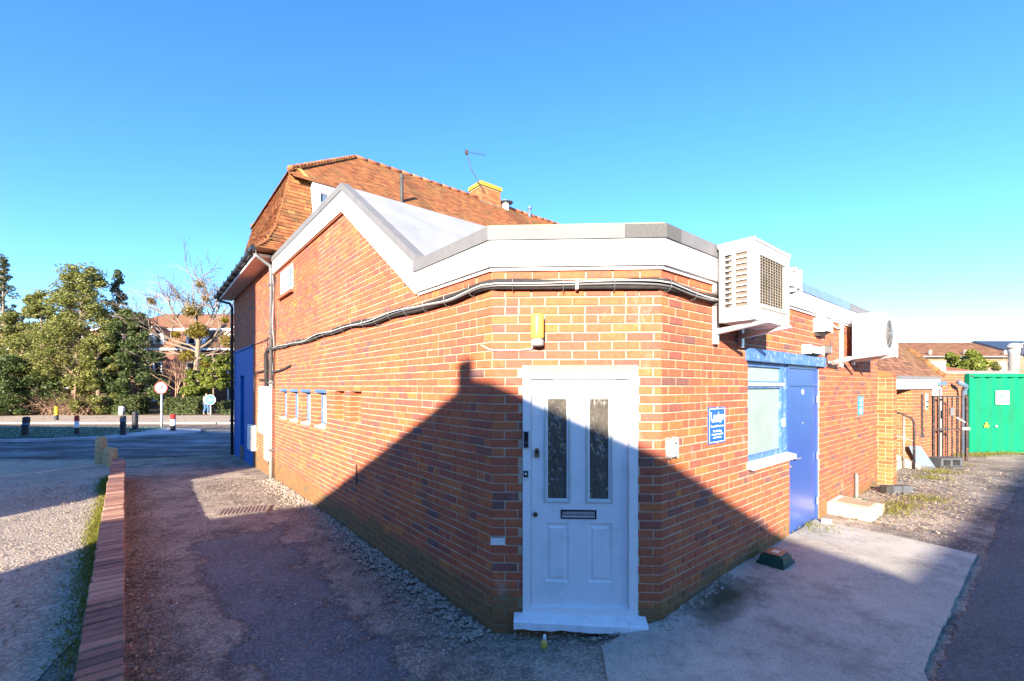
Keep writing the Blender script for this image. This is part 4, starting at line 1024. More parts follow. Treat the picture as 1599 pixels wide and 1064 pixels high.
# hip and ridge tiles
def ridge_line(A, B, n, name, mat, r=.065):
    A, B = Vector(A), Vector(B)
    for k in range(n):
        p, q = A.lerp(B, k / n), A.lerp(B, (k + 1.06) / n)
        MB().tube([p + Vector((0, 0, .0 + .012)), q], [r * 1.06, r * .92], 8, tone=random.uniform(.2, .9)).build(name, mat, upr, smooth=True)
ridge_line(pl(HS0 + .56, .46, MTOP + .03), pl(RS, .5 + K, RIDGE + .03), 22, 'hip_tile', 'tile')
ridge_line(pl(HS1 - .46, .46, MTOP + .03), pl(RS, .5 + K, RIDGE + .03), 22, 'hip_tile', 'tile')
ridge_line(pl(RS, .5 + K, RIDGE + .03), pl(RS, HW - .5, RIDGE + .03), 28, 'ridge_tile', 'tile_red')
MB().hexa([pl(HS0 + .50, .92, MTOP - .22), pl(HS0 + .50, 1.06, MTOP - .22), pl(HS0 + .7, 1.06, MTOP - .12), pl(HS0 + .7, .92, MTOP - .12), pl(HS0 + .46, .62, MTOP + .06), pl(HS0 + .46, .72, MTOP + .06), pl(HS0 + .7, .72, MTOP + .1), pl(HS0 + .7, .62, MTOP + .1)]).build('hip_mortar', 'ochre', upr)
# chimney and fittings
chm = thing('chimney_stack', 'brick chimney stack with yellow lichen on its cap behind the roof ridge', 'chimney', pl(RS + .75, 8.6, RIDGE - .9))
FC = Frame(plan(RS - .15, 8.05), vR, True)
MB().fbox(FC, .0, 1.0, -.8, 0.0, RIDGE - .95, RIDGE + .52).build('stack', 'mortar_dry', chm)
for k in range(19):
    z = RIDGE - .95 + k * CRS
    if z > RIDGE + .46: break
    a = -PITCH * (.5 if k % 2 else 0)
    while a < 1.0:
        u0, u1 = max(0, a) + .004, min(1.0, a + PITCH) - .004
        if u1 - u0 > .03: MB().fbox(FC, u0, u1, -.01, .008, z + .005, z + .07, tone=random.random()).build('brick', 'brick_yellow', chm)
        a += PITCH
    FCs = Frame(plan(RS - .15, 8.05), vL)
    a = -PITCH * (0 if k % 2 else .5)
    while a < .8:
        u0, u1 = max(0, a) + .004, min(.8, a + PITCH) - .004
        if u1 - u0 > .03: MB().fbox(FCs, u0, u1, -.01, .008, z + .005, z + .07, tone=random.random()).build('brick', 'brick_yellow', chm)
        a += PITCH
MB().fbox(FC, -.05, 1.05, -.85, .05, RIDGE + .52, RIDGE + .68).build('corbel', 'lichen', chm)
mb = MB(); mb.hexa([FC(-.04, .04, RIDGE + .682), FC(1.04, .04, RIDGE + .682), FC(1.04, -.84, RIDGE + .682), FC(-.04, -.84, RIDGE + .682), FC(.2, -.2, RIDGE + .80), FC(.8, -.2, RIDGE + .78), FC(.8, -.6, RIDGE + .8), FC(.2, -.6, RIDGE + .78)]); mb.build('flaunching', 'lichen', chm)
MB().fbox(FC, -.08, 1.08, -.9, .04, RIDGE - .40, RIDGE - .12).build('flashing', 'alu', chm)
ae = thing('television_aerial', 'thin rooftop television aerial leaning left of the chimney', 'aerial', pl(RS + .5, 7.9, RIDGE + .3))
a0 = FC(.12, .06, RIDGE + .25); a1 = FC(-.55, .10, RIDGE + .95); a2 = FC(-.75, .1, RIDGE + 1.55); a3 = FC(.15, .1, RIDGE + 1.72)
MB().tube([a0, a1, a2], .016, 6).build('mast', 'flue_dark', ae); MB().tube([a2, a3], .009, 6).build('boom', 'flue_dark', ae)
MB().fbox(FC, -.82, -.70, .06, .14, RIDGE + 1.45, RIDGE + 1.6).build('clamp', 'flue_dark', ae)
for k in range(7):
    p = a2.lerp(a3, .18 + k * .13); MB().tube([p + Vector((-.03, 0, -.09)), p + Vector((.05, -.1, .09))], .006, 5).build('element', 'flue_dark', ae)
t = thing('flue_pipe', 'grey vertical flue pipe standing on the clay tile slope', 'flue', pl(9.05, 3.5, MTOP))
MB().tube([pl(9.05, 3.5, MTOP - .3), pl(9.05, 3.5, 8.32)], .055, 12).build('pipe', 'flue_dark', t, smooth=True); MB().tube([pl(9.05, 3.5, 8.2), pl(9.05, 3.5, 8.33)], .062, 12).build('collar', 'flue_dark', t)
def on_ridge(w, dz): return pl(RS - .12, w, RIDGE + dz + .12)
t = thing('roof_vent', 'white roof vent with wide dark hood right of the chimney', 'vent', on_ridge(9.35, -.2))
c = Vector(on_ridge(9.35, -.2)); MB().lathe(c, [(.14, -.3), (.14, .22)], 14).build('stem', 'white', t, smooth=True); MB().lathe(c, [(.30, .22), (.32, .25), (.12, .33)], 16).build('hood', 'bluegrey_pipe', t, smooth=True)
t = thing('soil_vent', 'dark capped vent pipe standing behind the roof ridge', 'vent', on_ridge(10.6, -.2))
c = Vector(on_ridge(10.7, -.2)); MB().lathe(c, [(.07, -.4), (.07, .30)], 10).build('pipe', 'bluegrey_pipe', t, smooth=True); MB().lathe(c, [(.09, .30), (.10, .36), (.08, .44), (.03, .47)], 10).build('cap', 'bluegrey_pipe', t, smooth=True)
# downpipes
t = thing('corner_downpipe', 'black downpipe with swan neck at the far end of the blue shopfront', 'downpipe', FH(HS1 - HS0, .06, -.2))
MB().tube([FH(6.35, .46, 5.12), FH(6.33, .42, 4.98), FH(6.1, .13, 4.88), FH(6.08, .07, 4.75), FH(6.08, .07, -.22)], .045, 10).build('pipe', 'black', t, smooth=True)
for z in (.9, 2.2, 3.6): MB().fbox(FH, 6.02, 6.14, 0, .13, z, z + .05).build('clip', 'black', t)
t = thing('downpipe', 'grey downpipe with cables at the joint between house and extension', 'downpipe', FL(8.34, .07, -.1))
MB().tube([FL(8.34, .42, 5.1), FL(8.34, .3, 5.0), FL(8.34, .09, 4.86), FL(8.34, .07, 4.7), FL(8.34, .07, 2.2)], .04, 10).build('pipe', 'grey_metal', t, smooth=True)
MB().tube([FL(8.34, .07, 2.22), FL(8.34, .07, -.12)], .042, 10).build('lower_pipe', 'cable_grey', t, smooth=True)
for z in (.6, 2.15, 3.3, 4.4): MB().fbox(FL, 8.29, 8.39, 0, .125, z, z + .05).build('clip', 'grey_metal', t)
t = thing('cable_cluster', 'tangle of black cables hanging beside the grey downpipe', 'cables', FL(8.5, .05, 2.0))
for k in range(5):
    a = 8.2 + .10 * k + random.uniform(-.03, .03); o = .03 + .012 * k
    MB().tube([FL(a + .04 * math.sin(q * 2 + k), o + .02 * math.sin(q * 3 + k), 2.05 + q * (.65 if k % 2 else .75)) for q in np.linspace(0, 4.0 if k < 2 else 1.6, 14)], .012, 5).build('cable', 'rubber' if k != 1 else 'cable_grey', t)
MB().tube([FL(8.2, .04, 2.96), FL(8.5, .10, 2.95), FL(8.72, .10, 2.86), FL(8.78, .09, 2.6), FL(8.76, .08, 2.05)], .05, 8).build('conduit', 'rubber', t, smooth=True)
MB().tube([FL(8.3, .05, 2.42), FL(9.0, .05, 2.48), FL(10.2, .05, 2.46), FL(10.5, .05, 2.34), FL(10.55, .05, 1.95)], .024, 6).build('cable', 'rubber', t)
MB().tube([FL(8.4, .05, 2.25), FL(9.9, .04, 2.26)], .03, 6).build('cable', 'rubber', t)
for nm, lab, a0, a1, d, z0, z1, mt in (('meter_box', 'tall cream meter box on the wall left of the downpipe', 8.60, 9.15, .175, 1.46, 2.08, 'white_plastic'),
                            ('meter_box', 'square cream meter box with small latch under the tall one', 8.60, 9.20, .185, .98, 1.44, 'white_plastic'),
                            ('meter_box', 'narrow white box low beside the downpipe', 8.62, 8.95, .10, .34, .97, 'white_plastic'),
                            ('meter_box', 'shallow white cabinet on the wall at the edge of the blue panel', 10.60, 11.15, .12, .35, 1.02, 'white_plastic')):
    t = thing(nm, lab, 'meter box', FL((a0 + a1) / 2, 0, z0))
    MB().fbox(FL, a0, a1, .0, d - .02, z0, z1, bev=.01).build('case', mt, t); MB().fbox(FL, a0 + .015, a1 - .015, d - .02, d, z0 + .015, z1 - .015, bev=.008).build('door', mt, t)
    MB().fbox(FL, a0 + .04, a0 + .055, d, d + .008, (z0 + z1) / 2 - .03, (z0 + z1) / 2 + .03).build('latch', 'grille_dark', t)
t = MB().tube([FL(9.2, .03, .42), FL(8.9, .03, .30), FL(8.6, .04, .14), FL(8.45, .05, .02)], .014, 6).build('earth_cable', 'rubber'); tag(t, 'thin dark cable sagging along the wall foot below the meter boxes', 'cable')

# ------------------------------------------------------------------ low wall with brick-on-edge coping
lw_d = Vector((-.662, .7495)).normalized(); lw_o = lw_d * 2.3
FW = Frame(lw_o, lw_d)                   # outward (n) = to the left of travel
lowwall = thing('low_garden_wall', 'low brick wall with a header brick coping beside the driveway', 'wall', (*(lw_o + lw_d * 6), 0))
LWL = 11.7
MB().fbox(FW, -1.2, LWL, .008, .217, -.35, .27).build('wall', 'mortar', lowwall)
lwb = []
for side, o in ((0, -.001),):
    FWs = Frame(lw_o, lw_d, True)
    bm_ = lay_bricks(FWs, LWL, -.33, lambda a: .33, [], 21)
    mbm = MB()
    for s0, s1, z0, z1, t in bm_:
        c, zc = (s0 + s1) / 2, (z0 + z1) / 2; v, f = brick_shape(lambda x, oo, z: FWs(c + x, oo - .001, zc + z), s1 - s0, z1 - z0, 0.002, True); mbm.add(v, f, t)
    FWl = Frame(lw_o + Vector((FW.n.x, FW.n.y)) * .225, lw_d)
    for s0, s1, z0, z1, t in bm_:
        c, zc = (s0 + s1) / 2, (z0 + z1) / 2; v, f = brick_shape(lambda x, oo, z: FWl(c + x, oo, zc + z), s1 - s0, z1 - z0, 0.002, True); mbm.add(v, f, t)
    mbm.build('brickwork', 'coping_brick', lowwall, kind='stuff')
cop_me = {}
def coping_mesh(k):
    bm = bmesh.new(); bmesh.ops.create_cube(bm, size=1.0)
    r = random.Random(k)
    for v in bm.verts: v.co = Vector((v.co.x * (.098 + r.uniform(-.006, .003)), v.co.y * (.222 + r.uniform(-.008, .008)) , v.co.z * .066)) + Vector((r.uniform(-.003, .003), r.uniform(-.004, .004), r.uniform(-.003, .003)))
    bmesh.ops.bevel(bm, geom=bm.edges[:], offset=.007, segments=1, affect='EDGES')
    me = bpy.data.meshes.new('coping_brick'); bm.to_mesh(me); bm.free(); me.materials.append(M['coping_brick']); return me
cops = [coping_mesh(k) for k in range(6)]
d = -1.1; k = 0
while d < LWL:
    o = bpy.data.objects.new('coping_brick', random.choice(cops)); col.objects.link(o); o.parent = lowwall
    p = FW(d, .112 + random.gauss(0, .004), .346 + random.gauss(0, .004)) - lowwall.location
    o.location = p; o.rotation_euler = (random.gauss(0, .012), random.gauss(0, .02), math.atan2(lw_d.y, lw_d.x) + random.gauss(-.02, .012)); o['tone'] = random.betavariate(1.2, 1.2)
    d += .1135 + random.gauss(0, .002); k += 1
MB().fbox(FW, -1.2, LWL, .012, .213, .26, .355).build('bed_mortar', 'joint_dirt', lowwall)

# stone posts at the end of the low wall
for i, (x, y, h, r, lab) in enumerate(((-11.86, 12.66, .80, .14, 'tallest weathered stone post beyond the end of the low wall'), (-11.45, 12.45, .50, .13, 'short weathered stone post between the other two posts'), (-11.08, 12.15, .52, .13, 'short weathered stone post touching the end of the low wall'))):
    rr_ = random.Random(i); zb = g(x, y) - .1; mb = MB(); n = 14
    prof_ = [(r * 1.05, 0), (r * 1.0, .1 + h * .3), (r * .97, h * .7), (r * .93, h + .02), (r * .72, h + .08), (r * .3, h + .105)]
    verts = [(x + q * math.cos(2 * math.pi * k / n) * rr_.uniform(.94, 1.06), y + q * math.sin(2 * math.pi * k / n) * rr_.uniform(.94, 1.06), zb + z) for q, z in prof_ for k in range(n)]
    mb.add(verts, [(a * n + k, a * n + (k + 1) % n, (a + 1) * n + (k + 1) % n, (a + 1) * n + k) for a in range(len(prof_) - 1) for k in range(n)] + [tuple(range((len(prof_) - 1) * n, len(prof_) * n))])
    tag(mb.build('stone_post', 'stone', smooth=True), lab, 'post', 'stone posts at the drive entrance')

# ------------------------------------------------------------------ loose stones, leaves, moss on the ground
def scatter_stones(name, label, spots, n, smin, smax):
    mb = MB()
    base = [(1, 0, 0), (-1, 0, 0), (0, 1, 0), (0, -1, 0), (0, 0, 1), (0, 0, -1)]
    fs = [(0, 2, 4), (2, 1, 4), (1, 3, 4), (3, 0, 4), (2, 0, 5), (1, 2, 5), (3, 1, 5), (0, 3, 5)]
    for k in range(n):
        x, y = spots(); r = random.uniform(smin, smax) * random.choice((.5, .7, 1.0)); a = random.uniform(0, 6.28); z = g(x, y) + .02 + r * .2
        sx, sy, sz = r * random.uniform(.7, 1.3), r * random.uniform(.6, 1.1), r * random.uniform(.4, .8)
        ca, sa = math.cos(a), math.sin(a)
        mb.add([(x + ca * vx * sx - sa * vy * sy + random.uniform(-.2, .2) * r, y + sa * vx * sx + ca * vy * sy, z + vz * sz) for vx, vy, vz in base], fs, random.random())
    o = mb.build(name, 'pebble', kind='stuff'); tag(o, label, 'gravel')
def along_left():
    s = random.uniform(0, 8.3); o = abs(random.gauss(0, .16)) + .02; p = FL(s, o, 0); return p.x, p.y
def along_right():
    s = random.uniform(-.1, 1.2); o = abs(random.gauss(0, .05)) + .01; p = FR(s, o, 0); return p.x, p.y
def along_front():
    s = random.uniform(-.2, 1.1); o = abs(random.gauss(0, .1)) + .03; p = FF(s, o, 0); return p.x, p.y
def drive_left():
    t = random.random(); p = lw_o + lw_d * random.uniform(0, 10); return p.x - abs(random.gauss(0, 1.6)) - .4, p.y + random.uniform(-.5, .5)
def along_lowwall():
    p = lw_o + lw_d * random.uniform(-.3, 11) + Vector((.75, .66)) * (abs(random.gauss(0, .22)) + .02); return p.x, p.y
def yard_right():
    s = random.uniform(4.3, 11); o = abs(random.gauss(0, 1.0)) + .05; p = FR(s, o, 0); return p.x, p.y
def mid_drive():
    s = random.uniform(.5, 9); o = abs(random.gauss(.6, .45)) + .05; p = FL(s, o, 0); return p.x, p.y
scatter_stones('wall_foot_stones', 'loose grey stones along the foot of the long brick wall', along_left, 3200, .012, .036)
scatter_stones('corner_stones', 'loose stones heaped at the foot of the side wall near the doorstep', along_right, 160, .015, .035)
scatter_stones('doorstep_stones', 'pebbles scattered below the white doorstep', along_front, 160, .008, .026)
scatter_stones('drive_stones', 'pale stones strewn over the drive left of the low wall', drive_left, 1800, .008, .024)
scatter_stones('low_wall_stones', 'small stones and grit gathered along the low wall', along_lowwall, 2000, .006, .02)
scatter_stones('yard_stones', 'small stones scattered over the sunlit yard past the blue door', yard_right, 1200, .008, .024)
scatter_stones('driveway_grit', 'grit and small stones on the drive beside the long wall', mid_drive, 3600, .006, .018)
def scatter_leaves(name, label, spots, n, size, mat='dead_leaf', up=.012):
    mb = MB()
    for k in range(n):
        x, y = spots(); a = random.uniform(0, 6.28); s = random.uniform(.5, 1) * size; z = g(x, y) + .022 + random.uniform(0, up)
        ux, uy = math.cos(a) * s, math.sin(a) * s; vx, vy = -math.sin(a) * s * .5, math.cos(a) * s * .5
        mb.add([(x - ux, y - uy, z), (x + vx, y + vy, z + random.uniform(0, up)), (x + ux, y + uy, z + random.uniform(0, up)), (x - vx, y - vy, z + random.uniform(0, up))], [(0, 1, 2, 3)], random.random())
    tag(mb.build(name, mat, kind='stuff'), label, 'leaves')
scatter_leaves('low_wall_leaves', 'brown fallen leaves along the right side of the low wall', along_lowwall, 2600, .022)
scatter_leaves('yard_leaves', 'brown fallen leaves on the yard past the blue door', yard_right, 2000, .028)
scatter_leaves('drive_leaves', 'scattered leaves and bits on the drive beside the long wall', mid_drive, 1500, .020)
scatter_leaves('lane_leaves', 'scattered leaves on the drive left of the low wall', drive_left, 600, .020)
scatter_leaves('doorstep_leaves', 'leaf bits around the doorstep', along_front, 60, .02)
def tufts(name, label, spots, n, h, mat='moss_grass'):
    mb = MB()
    for k in range(n):
        x, y = spots(); z = g(x, y) + .015; hh = random.uniform(.4, 1) * h; a = random.uniform(0, 6.28); w = .006; lx, ly = random.gauss(0, hh * .6), random.gauss(0, hh * .6)
        mb.add([(x - w * math.cos(a), y - w * math.sin(a), z), (x + w * math.cos(a), y + w * math.sin(a), z), (x + lx, y + ly, z + hh)], [(0, 1, 2)], random.random())
    tag(mb.build(name, mat, kind='stuff'), label, 'grass')
def tuft_lw():
    p = lw_o + lw_d * random.choice((random.gauss(6.0, 1.3), random.gauss(10.4, .7), random.uniform(.5, 9))) + Vector((-.75, -.66)) * (.24 + abs(random.gauss(0, .085))); return p.x, p.y
tufts('wall_grass', 'yellow-green moss and grass along the left foot of the low wall', tuft_lw, 9000, .045)
YT = [(3.95, 5.9), (5.6, 6.6), (6.9, 7.3), (8.6, 9.0), (9.4, 9.6), (10.4, 10.5), (12.2, 11.9), (13.4, 12.2), (6.1, 6.9), (12.8, 12.0), (14.0, 12.2)]
def tuft_yard():
    p = random.choice(YT); return p[0] + random.gauss(0, .22), p[1] + random.gauss(0, .14)
tufts('yard_weeds', 'yellow-green weeds in clumps across the sunlit yard', tuft_yard, 3600, .06)
# manhole cover
mh = thing('manhole_cover', 'ribbed rectangular iron manhole cover in the drive', 'manhole', (-4.3, 7.2, .0))
FMH = Frame((-4.62, 6.92), (.68, .73)); mb = MB(); mb.box(0, 0, 0, 0, 0, 0)
def mhp(a, b, z): q = Vector((-4.75, 6.98)) + Vector((.92, .40)).normalized() * a + Vector((-.40, .92)).normalized() * b; return (q.x, q.y, g(q.x, q.y) + z)
MB().hexa([mhp(0, 0, -.02), mhp(.75, 0, -.02), mhp(.75, .45, -.02), mhp(0, .45, -.02), mhp(0, 0, .026), mhp(.75, 0, .026), mhp(.75, .45, .026), mhp(0, .45, .026)]).build('plate', 'manhole', mh)
for k in range(12):
    a = .05 + k * .055
    MB().hexa([mhp(a, .04, .026), mhp(a + .025, .04, .026), mhp(a + .025, .41, .026), mhp(a, .41, .026), mhp(a, .04, .036), mhp(a + .025, .04, .036), mhp(a + .025, .41, .036), mhp(a, .41, .036)]).build('rib', 'manhole', mh)

# ------------------------------------------------------------------ things on the right-hand ground
def bait_box(label, c, ang, mat, sc=1.0):
    z = g(*c) + .025; F = Frame(c, (math.cos(ang), math.sin(ang)))
    t = thing('bait_box', label, 'bait box', (c[0], c[1], z), 'rodent bait boxes')
    w, d, h = .15 * sc, .12 * sc, .11 * sc
    bm = bmesh.new(); bmesh.ops.create_cube(bm, size=1.0)
    for v in bm.verts:
        k = .82 if v.co.z > 0 else 1.0; v.co = Vector((v.co.x * 2 * w * k, v.co.y * 2 * d * k, (v.co.z + .5) * h))
    bmesh.ops.bevel(bm, geom=bm.edges[:], offset=.022, segments=2, affect='EDGES')
    mb = MB(); mb.add([F(v.co.x, v.co.y, z + v.co.z) for v in bm.verts], [[v.index for v in f.verts] for f in bm.faces]); bm.free()
    mb.build('lid', mat, t, smooth=False)
    MB().fbox(F, -w * 1.02, w * 1.02, -d * 1.02, d * 1.02, z, z + .03).build('tray', mat, t)
    MB().fbox(F, -.05, .05, -.035, .03, z + h, z + h + .004).build('label_plate', 'card', t)
    return t
bait_box('dark green bait box in the shade at the foot of the side wall', (2.80, 4.66), math.atan2(.638, .77), 'bait_green', 1.05)
bait_box('bright green bait box in the sun behind the discarded pale box', (5.40, 6.85), math.atan2(.638, .77), 'bait_green_bright', 1.0)
FB = Frame((4.72, 6.42), (.80, .60)); zb = .215
t = thing('discarded_box', 'pale discarded cardboard carton lying by the wall past the blue door', 'box', (4.9, 6.35, .2))
FB = Frame((4.66, 6.48), (.62, -.78), False)
MB().slab(FB, 0, .52, zb, zb + .17, -.012, 0, []).build('side', 'card', t)
FBx = Frame((4.66, 6.48), (.62, -.78))
MB().hexa([FBx(0, 0, zb), FBx(.52, 0, zb), FBx(.52, .55, zb), FBx(0, .55, zb), FBx(0, 0, zb + .17), FBx(.52, 0, zb + .16), FBx(.52, .55, zb + .16), FBx(0, .55, zb + .19)]).build('carton', 'card', t)
MB().hexa([FBx(.08, .12, zb + .172), FBx(.46, .12, zb + .166), FBx(.46, .5, zb + .166), FBx(.08, .5, zb + .18), FBx(.08, .12, zb + .182), FBx(.46, .12, zb + .176), FBx(.46, .5, zb + .176), FBx(.08, .5, zb + .192)]).build('flap', 'lintel', t)
MB().hexa([FBx(.34, .55, zb), FBx(.52, .55, zb), FBx(.50, .80, zb), FBx(.36, .80, zb), FBx(.34, .55, zb + .15), FBx(.52, .55, zb + .15), FBx(.50, .80, zb + .12), FBx(.36, .80, zb + .12)]).build('open_flap', 'lintel', t)
t = thing('wall_pipe', 'pair of thin vertical pipes rising behind the bright green bait box', 'pipe', FR(5.86, .05, .2))
MB().tube([FR(5.86, .03, .15), FR(5.86, .03, .64)], .022, 8).build('pipe', 'grey_metal', t); MB().tube([FR(5.93, .03, .15), FR(5.93, .03, .60)], .016, 8).build('pipe', 'cable_grey', t)
t = thing('paper_cup', 'crumpled white paper cup lying near the blue door', 'cup', (4.28, 6.0, .21))
MB().tube([(4.25, 6.02, .25), (4.34, 5.96, .245)], [.03, .042], 10).build('cup', 'sign_white', t)
t = thing('litter_bottle', 'small yellow and white bottle standing by the doorstep', 'bottle', (.255, 3.47, g(.255, 3.47)))
zz = g(.255, 3.47) + .02; MB().lathe((.255, 3.47, zz), [(.022, 0), (.026, .01), (.024, .05), (.014, .06)], 12).build('body', 'yellow_lens', t, smooth=True); MB().lathe((.258, 3.47, zz), [(.014, .06), (.012, .085), (.011, .10)], 10).build('cap', 'sign_white', t, smooth=True)

# brick pier at the end of the side wall
pier = thing('brick_pier', 'narrow orange brick pier with rounded top at the end of the side wall', 'pier', FR(SR + .1, .12, .1))
MB().fbox(FR, SR + .016, SR + .34, -.10, .222, -.1, 2.28).build('core', 'mortar_dry', pier)
FP = Frame(FR(SR + .014, -.1, 0).xy, FR.n.xy); FP.n = -FR.u
k = 0
for k in range(31):
    z = 0.0 + k * CRS
    if k % 3 == 1: cells = [(0.0, .105), (.115, .215), (.225, .322)]
    else: cells = [(0.0, .215), (.225, .322)] if k % 2 else [(0.0, .10), (.11, .322)]
    for a, b in cells:
        MB().fbox(FP, a + .004, b - .002, -.01, .006 + random.uniform(0, .003), z + .006, z + .069, tone=random.random()).build('brick', 'brick_yellow', pier)
    MB().fbox(FR, SR + .02, SR + .335, .215, .227, z + .006, z + .069, tone=random.random()).build('brick', 'brick_yellow', pier)
MB().poly(FP, [(-.002, 2.28), (.324, 2.28), (.30, 2.35), (.2, 2.39), (.1, 2.395), (-.002, 2.39)], -.33, .008).build('rounded_cap', 'brick_yellow', pier)
# low outbuilding beyond
bA = Vector((9.57, 10.5)); bB = Vector((10.66, 11.14)); bu = (bB - bA).normalized()
FO = Frame(bA, bu, True); LO = (bB - bA).length
outb = thing('low_outbuilding', 'low brick outbuilding with white fascia and clay tile roof beside the iron gate', 'building', (*(bA + bu * .6), .2))
w1 = MB().slab(FO, 0, LO, -.1, 2.25, -.2, -.006).build('wall', 'mortar_dry', outb)
for s0, s1, z0, z1, t in lay_bricks(FO, LO, -.1, lambda a: 2.1, [], 31):
    MB().fbox(FO, s0, s1, -.01, .002, z0, z1, tone=t).build('brick', 'brick_clean', w1)
FE = Frame(bA, Vector((-.638, .77))); FE.n = -FR.u
w2 = MB().slab(FE, 0, 3.0, -.1, 2.25, -.2, -.006).build('wall', 'mortar_dry', outb)
brick_mass(FE, lay_bricks(FE, 3.0, -.1, lambda a: 2.1, [], 32), w2, 'brick_yellow')
fu = bu; FO2 = Frame(bA - bu * 2.6, bu, True)
MB().fbox(FO2, 0, 2.6 + LO + .35, .03, .07, 2.03, 2.26).build('fascia', 'white', outb)
MB().fbox(FO2, 0, 2.6 + LO + .40, -.05, .09, 2.262, 2.34).build('capping', 'alu', outb)
rp = FO2(0, .06, 2.34); RU = Vector((bu.x, bu.y, 0)); RV = (-FO2.n * .8 + Vector((0, 0, .85))).normalized(); RN = RU.cross(RV); RN = RN if RN.z > 0 else -RN
RL = 4.35
rfm = MB(); rfm.hexa([rp, rp + RU * RL, rp + RU * RL + RV * 1.02, rp + RV * 1.02] + [q - RN * .03 for q in [rp, rp + RU * RL, rp + RU * RL + RV * 1.02, rp + RV * 1.02]])
ro = rfm.build('roof', 'tile_far', outb)
slope_tiles(rp, RU, RV, RN, RL, 1.02, lambda d: 0, lambda d: RL, lambda a, d, r: r.betavariate(2, 2), over=.03).build('tile_courses', 'tile_far', ro, kind='stuff')
for k in range(6):
    p = rp + RU * (RL + .02) + RV * (k * .17); MB().tube([p + RN * .03, p + RV * .19 + RN * .02], [.085, .075], 8, tone=random.random()).build('verge_tile', 'tile', ro, smooth=True)
MB().fbox(FO, LO + .1, LO + .55, .02, .14, 2.12, 2.22).build('gutter', 'bluegrey_pipe', outb)
MB().fbox(FO, LO + .02, LO + .3, .0, .05, 1.86, 2.10).build('torn_board', 'white', outb)
# chain and notice on the outbuilding wall
t = thing('rain_chain', 'dark twisted drainage chain hanging on the outbuilding wall', 'chain', FO(.58, .02, .9))
for k in range(13): MB().ring(FO, .58 + (.01 if k % 2 else -.01), 1.86 - k * .075, .02, .045, .01, .03, 8).build('link', 'grille_dark', t)
MB().hexa([FO(.52, .004, .84), FO(.72, .004, .84), FO(.72, .03, .84), FO(.52, .03, .84), FO(.56, .004, .98), FO(.6, .004, .98), FO(.6, .03, .98), FO(.56, .03, .98)]).build('shoe', 'grille_dark', t)
t = thing('exit_notice', 'small green and white notice on the outbuilding wall near the gate', 'sign', FO(.9, .01, 1.52))
MB().fbox(FO, .84, .98, .003, .01, 1.52, 1.90).build('board', 'sign_white', t)
for z in (1.55, 1.68): MB().fbox(FO, .845, .975, .0101, .012, z, z + .06).build('band', 'bait_green', t)
# steps and handrail between pier and outbuilding
t = thing('concrete_steps', 'pale concrete steps between the brick pier and the outbuilding', 'steps', FR(9.2, -.1, .2))
for k in range(4): MB().fbox(FR, SR + .36, 10.6, -3.0, -.05 - k * .28 - .0, .05 + k * .17, .2 + (k + 1) * .17 - .002).build('tread', 'concrete', t)
MB().poly(Frame(FR(10.35, 0, 0).xy, FR.n.xy), [(-1.4, .1), (.25, .1), (.25, .3), (-1.4, 1.05)], -.12, .0).build('stringer', 'concrete', t)
t = thing('handrail', 'worn tubular handrail with two rails beside the concrete steps', 'handrail', FR(10.3, .1, .2))
sx = 10.2
MB().tube([FR(sx, -2.6, 2.3), FR(sx, -.05, 1.45), FR(sx, .12, 1.36), FR(sx, .16, 1.25), FR(sx, .16, .15)], .024, 8).build('upper_rail', 'rust', t, smooth=True)
MB().tube([FR(sx, -2.6, 1.75), FR(sx, .14, .84)], .022, 8).build('lower_rail', 'gate_grey', t, smooth=True)
MB().tube([FR(sx, -.02, 1.40), FR(sx, -.02, .2)], .022, 8).build('post', 'gate_grey', t, smooth=True)
t = thing('fallen_crate', 'dark grey plastic crate lying at the foot of the outbuilding wall', 'crate', (10.2, 10.75, .2))
FK = Frame((9.9, 10.45), (.95, .1)); MB().slab(FK, 0, .55, .2, .42, -.3, 0, [(.06, .25, .25, .38), (.3, .5, .25, .38)]).build('shell', 'crate', t); MB().fbox(FK, .0, .55, -.3, -.02, .2, .24).build('base', 'crate', t)
t = thing('leaning_panel', 'grey plastic panel leaning by the handrail post', 'panel', (9.6, 10.3, .2))
MB().hexa([(9.58, 10.35, .2), (9.85, 10.2, .2), (9.88, 10.25, .2), (9.6, 10.40, .2), (9.42, 10.42, .68), (9.62, 10.32, .68), (9.65, 10.37, .68), (9.45, 10.47, .68)]).build('sheet', 'bluegrey_pipe', t)
t = thing('scrap_casing', 'grey metal casing lying at the foot of the brick pier', 'scrap', (6.75, 7.85, .2))
FK = Frame((6.55, 7.82), (.98, .12)); MB().fbox(FK, 0, .14, -.14, 0, .2, .34, bev=.02).build('motor', 'grille_dark', t); MB().fbox(FK, .13, .55, -.12, .02, .21, .33, bev=.01).build('case', 'crate', t); MB().fbox(FK, .32, .34, -.122, .022, .209, .335).build('strap', 'grille_dark', t)
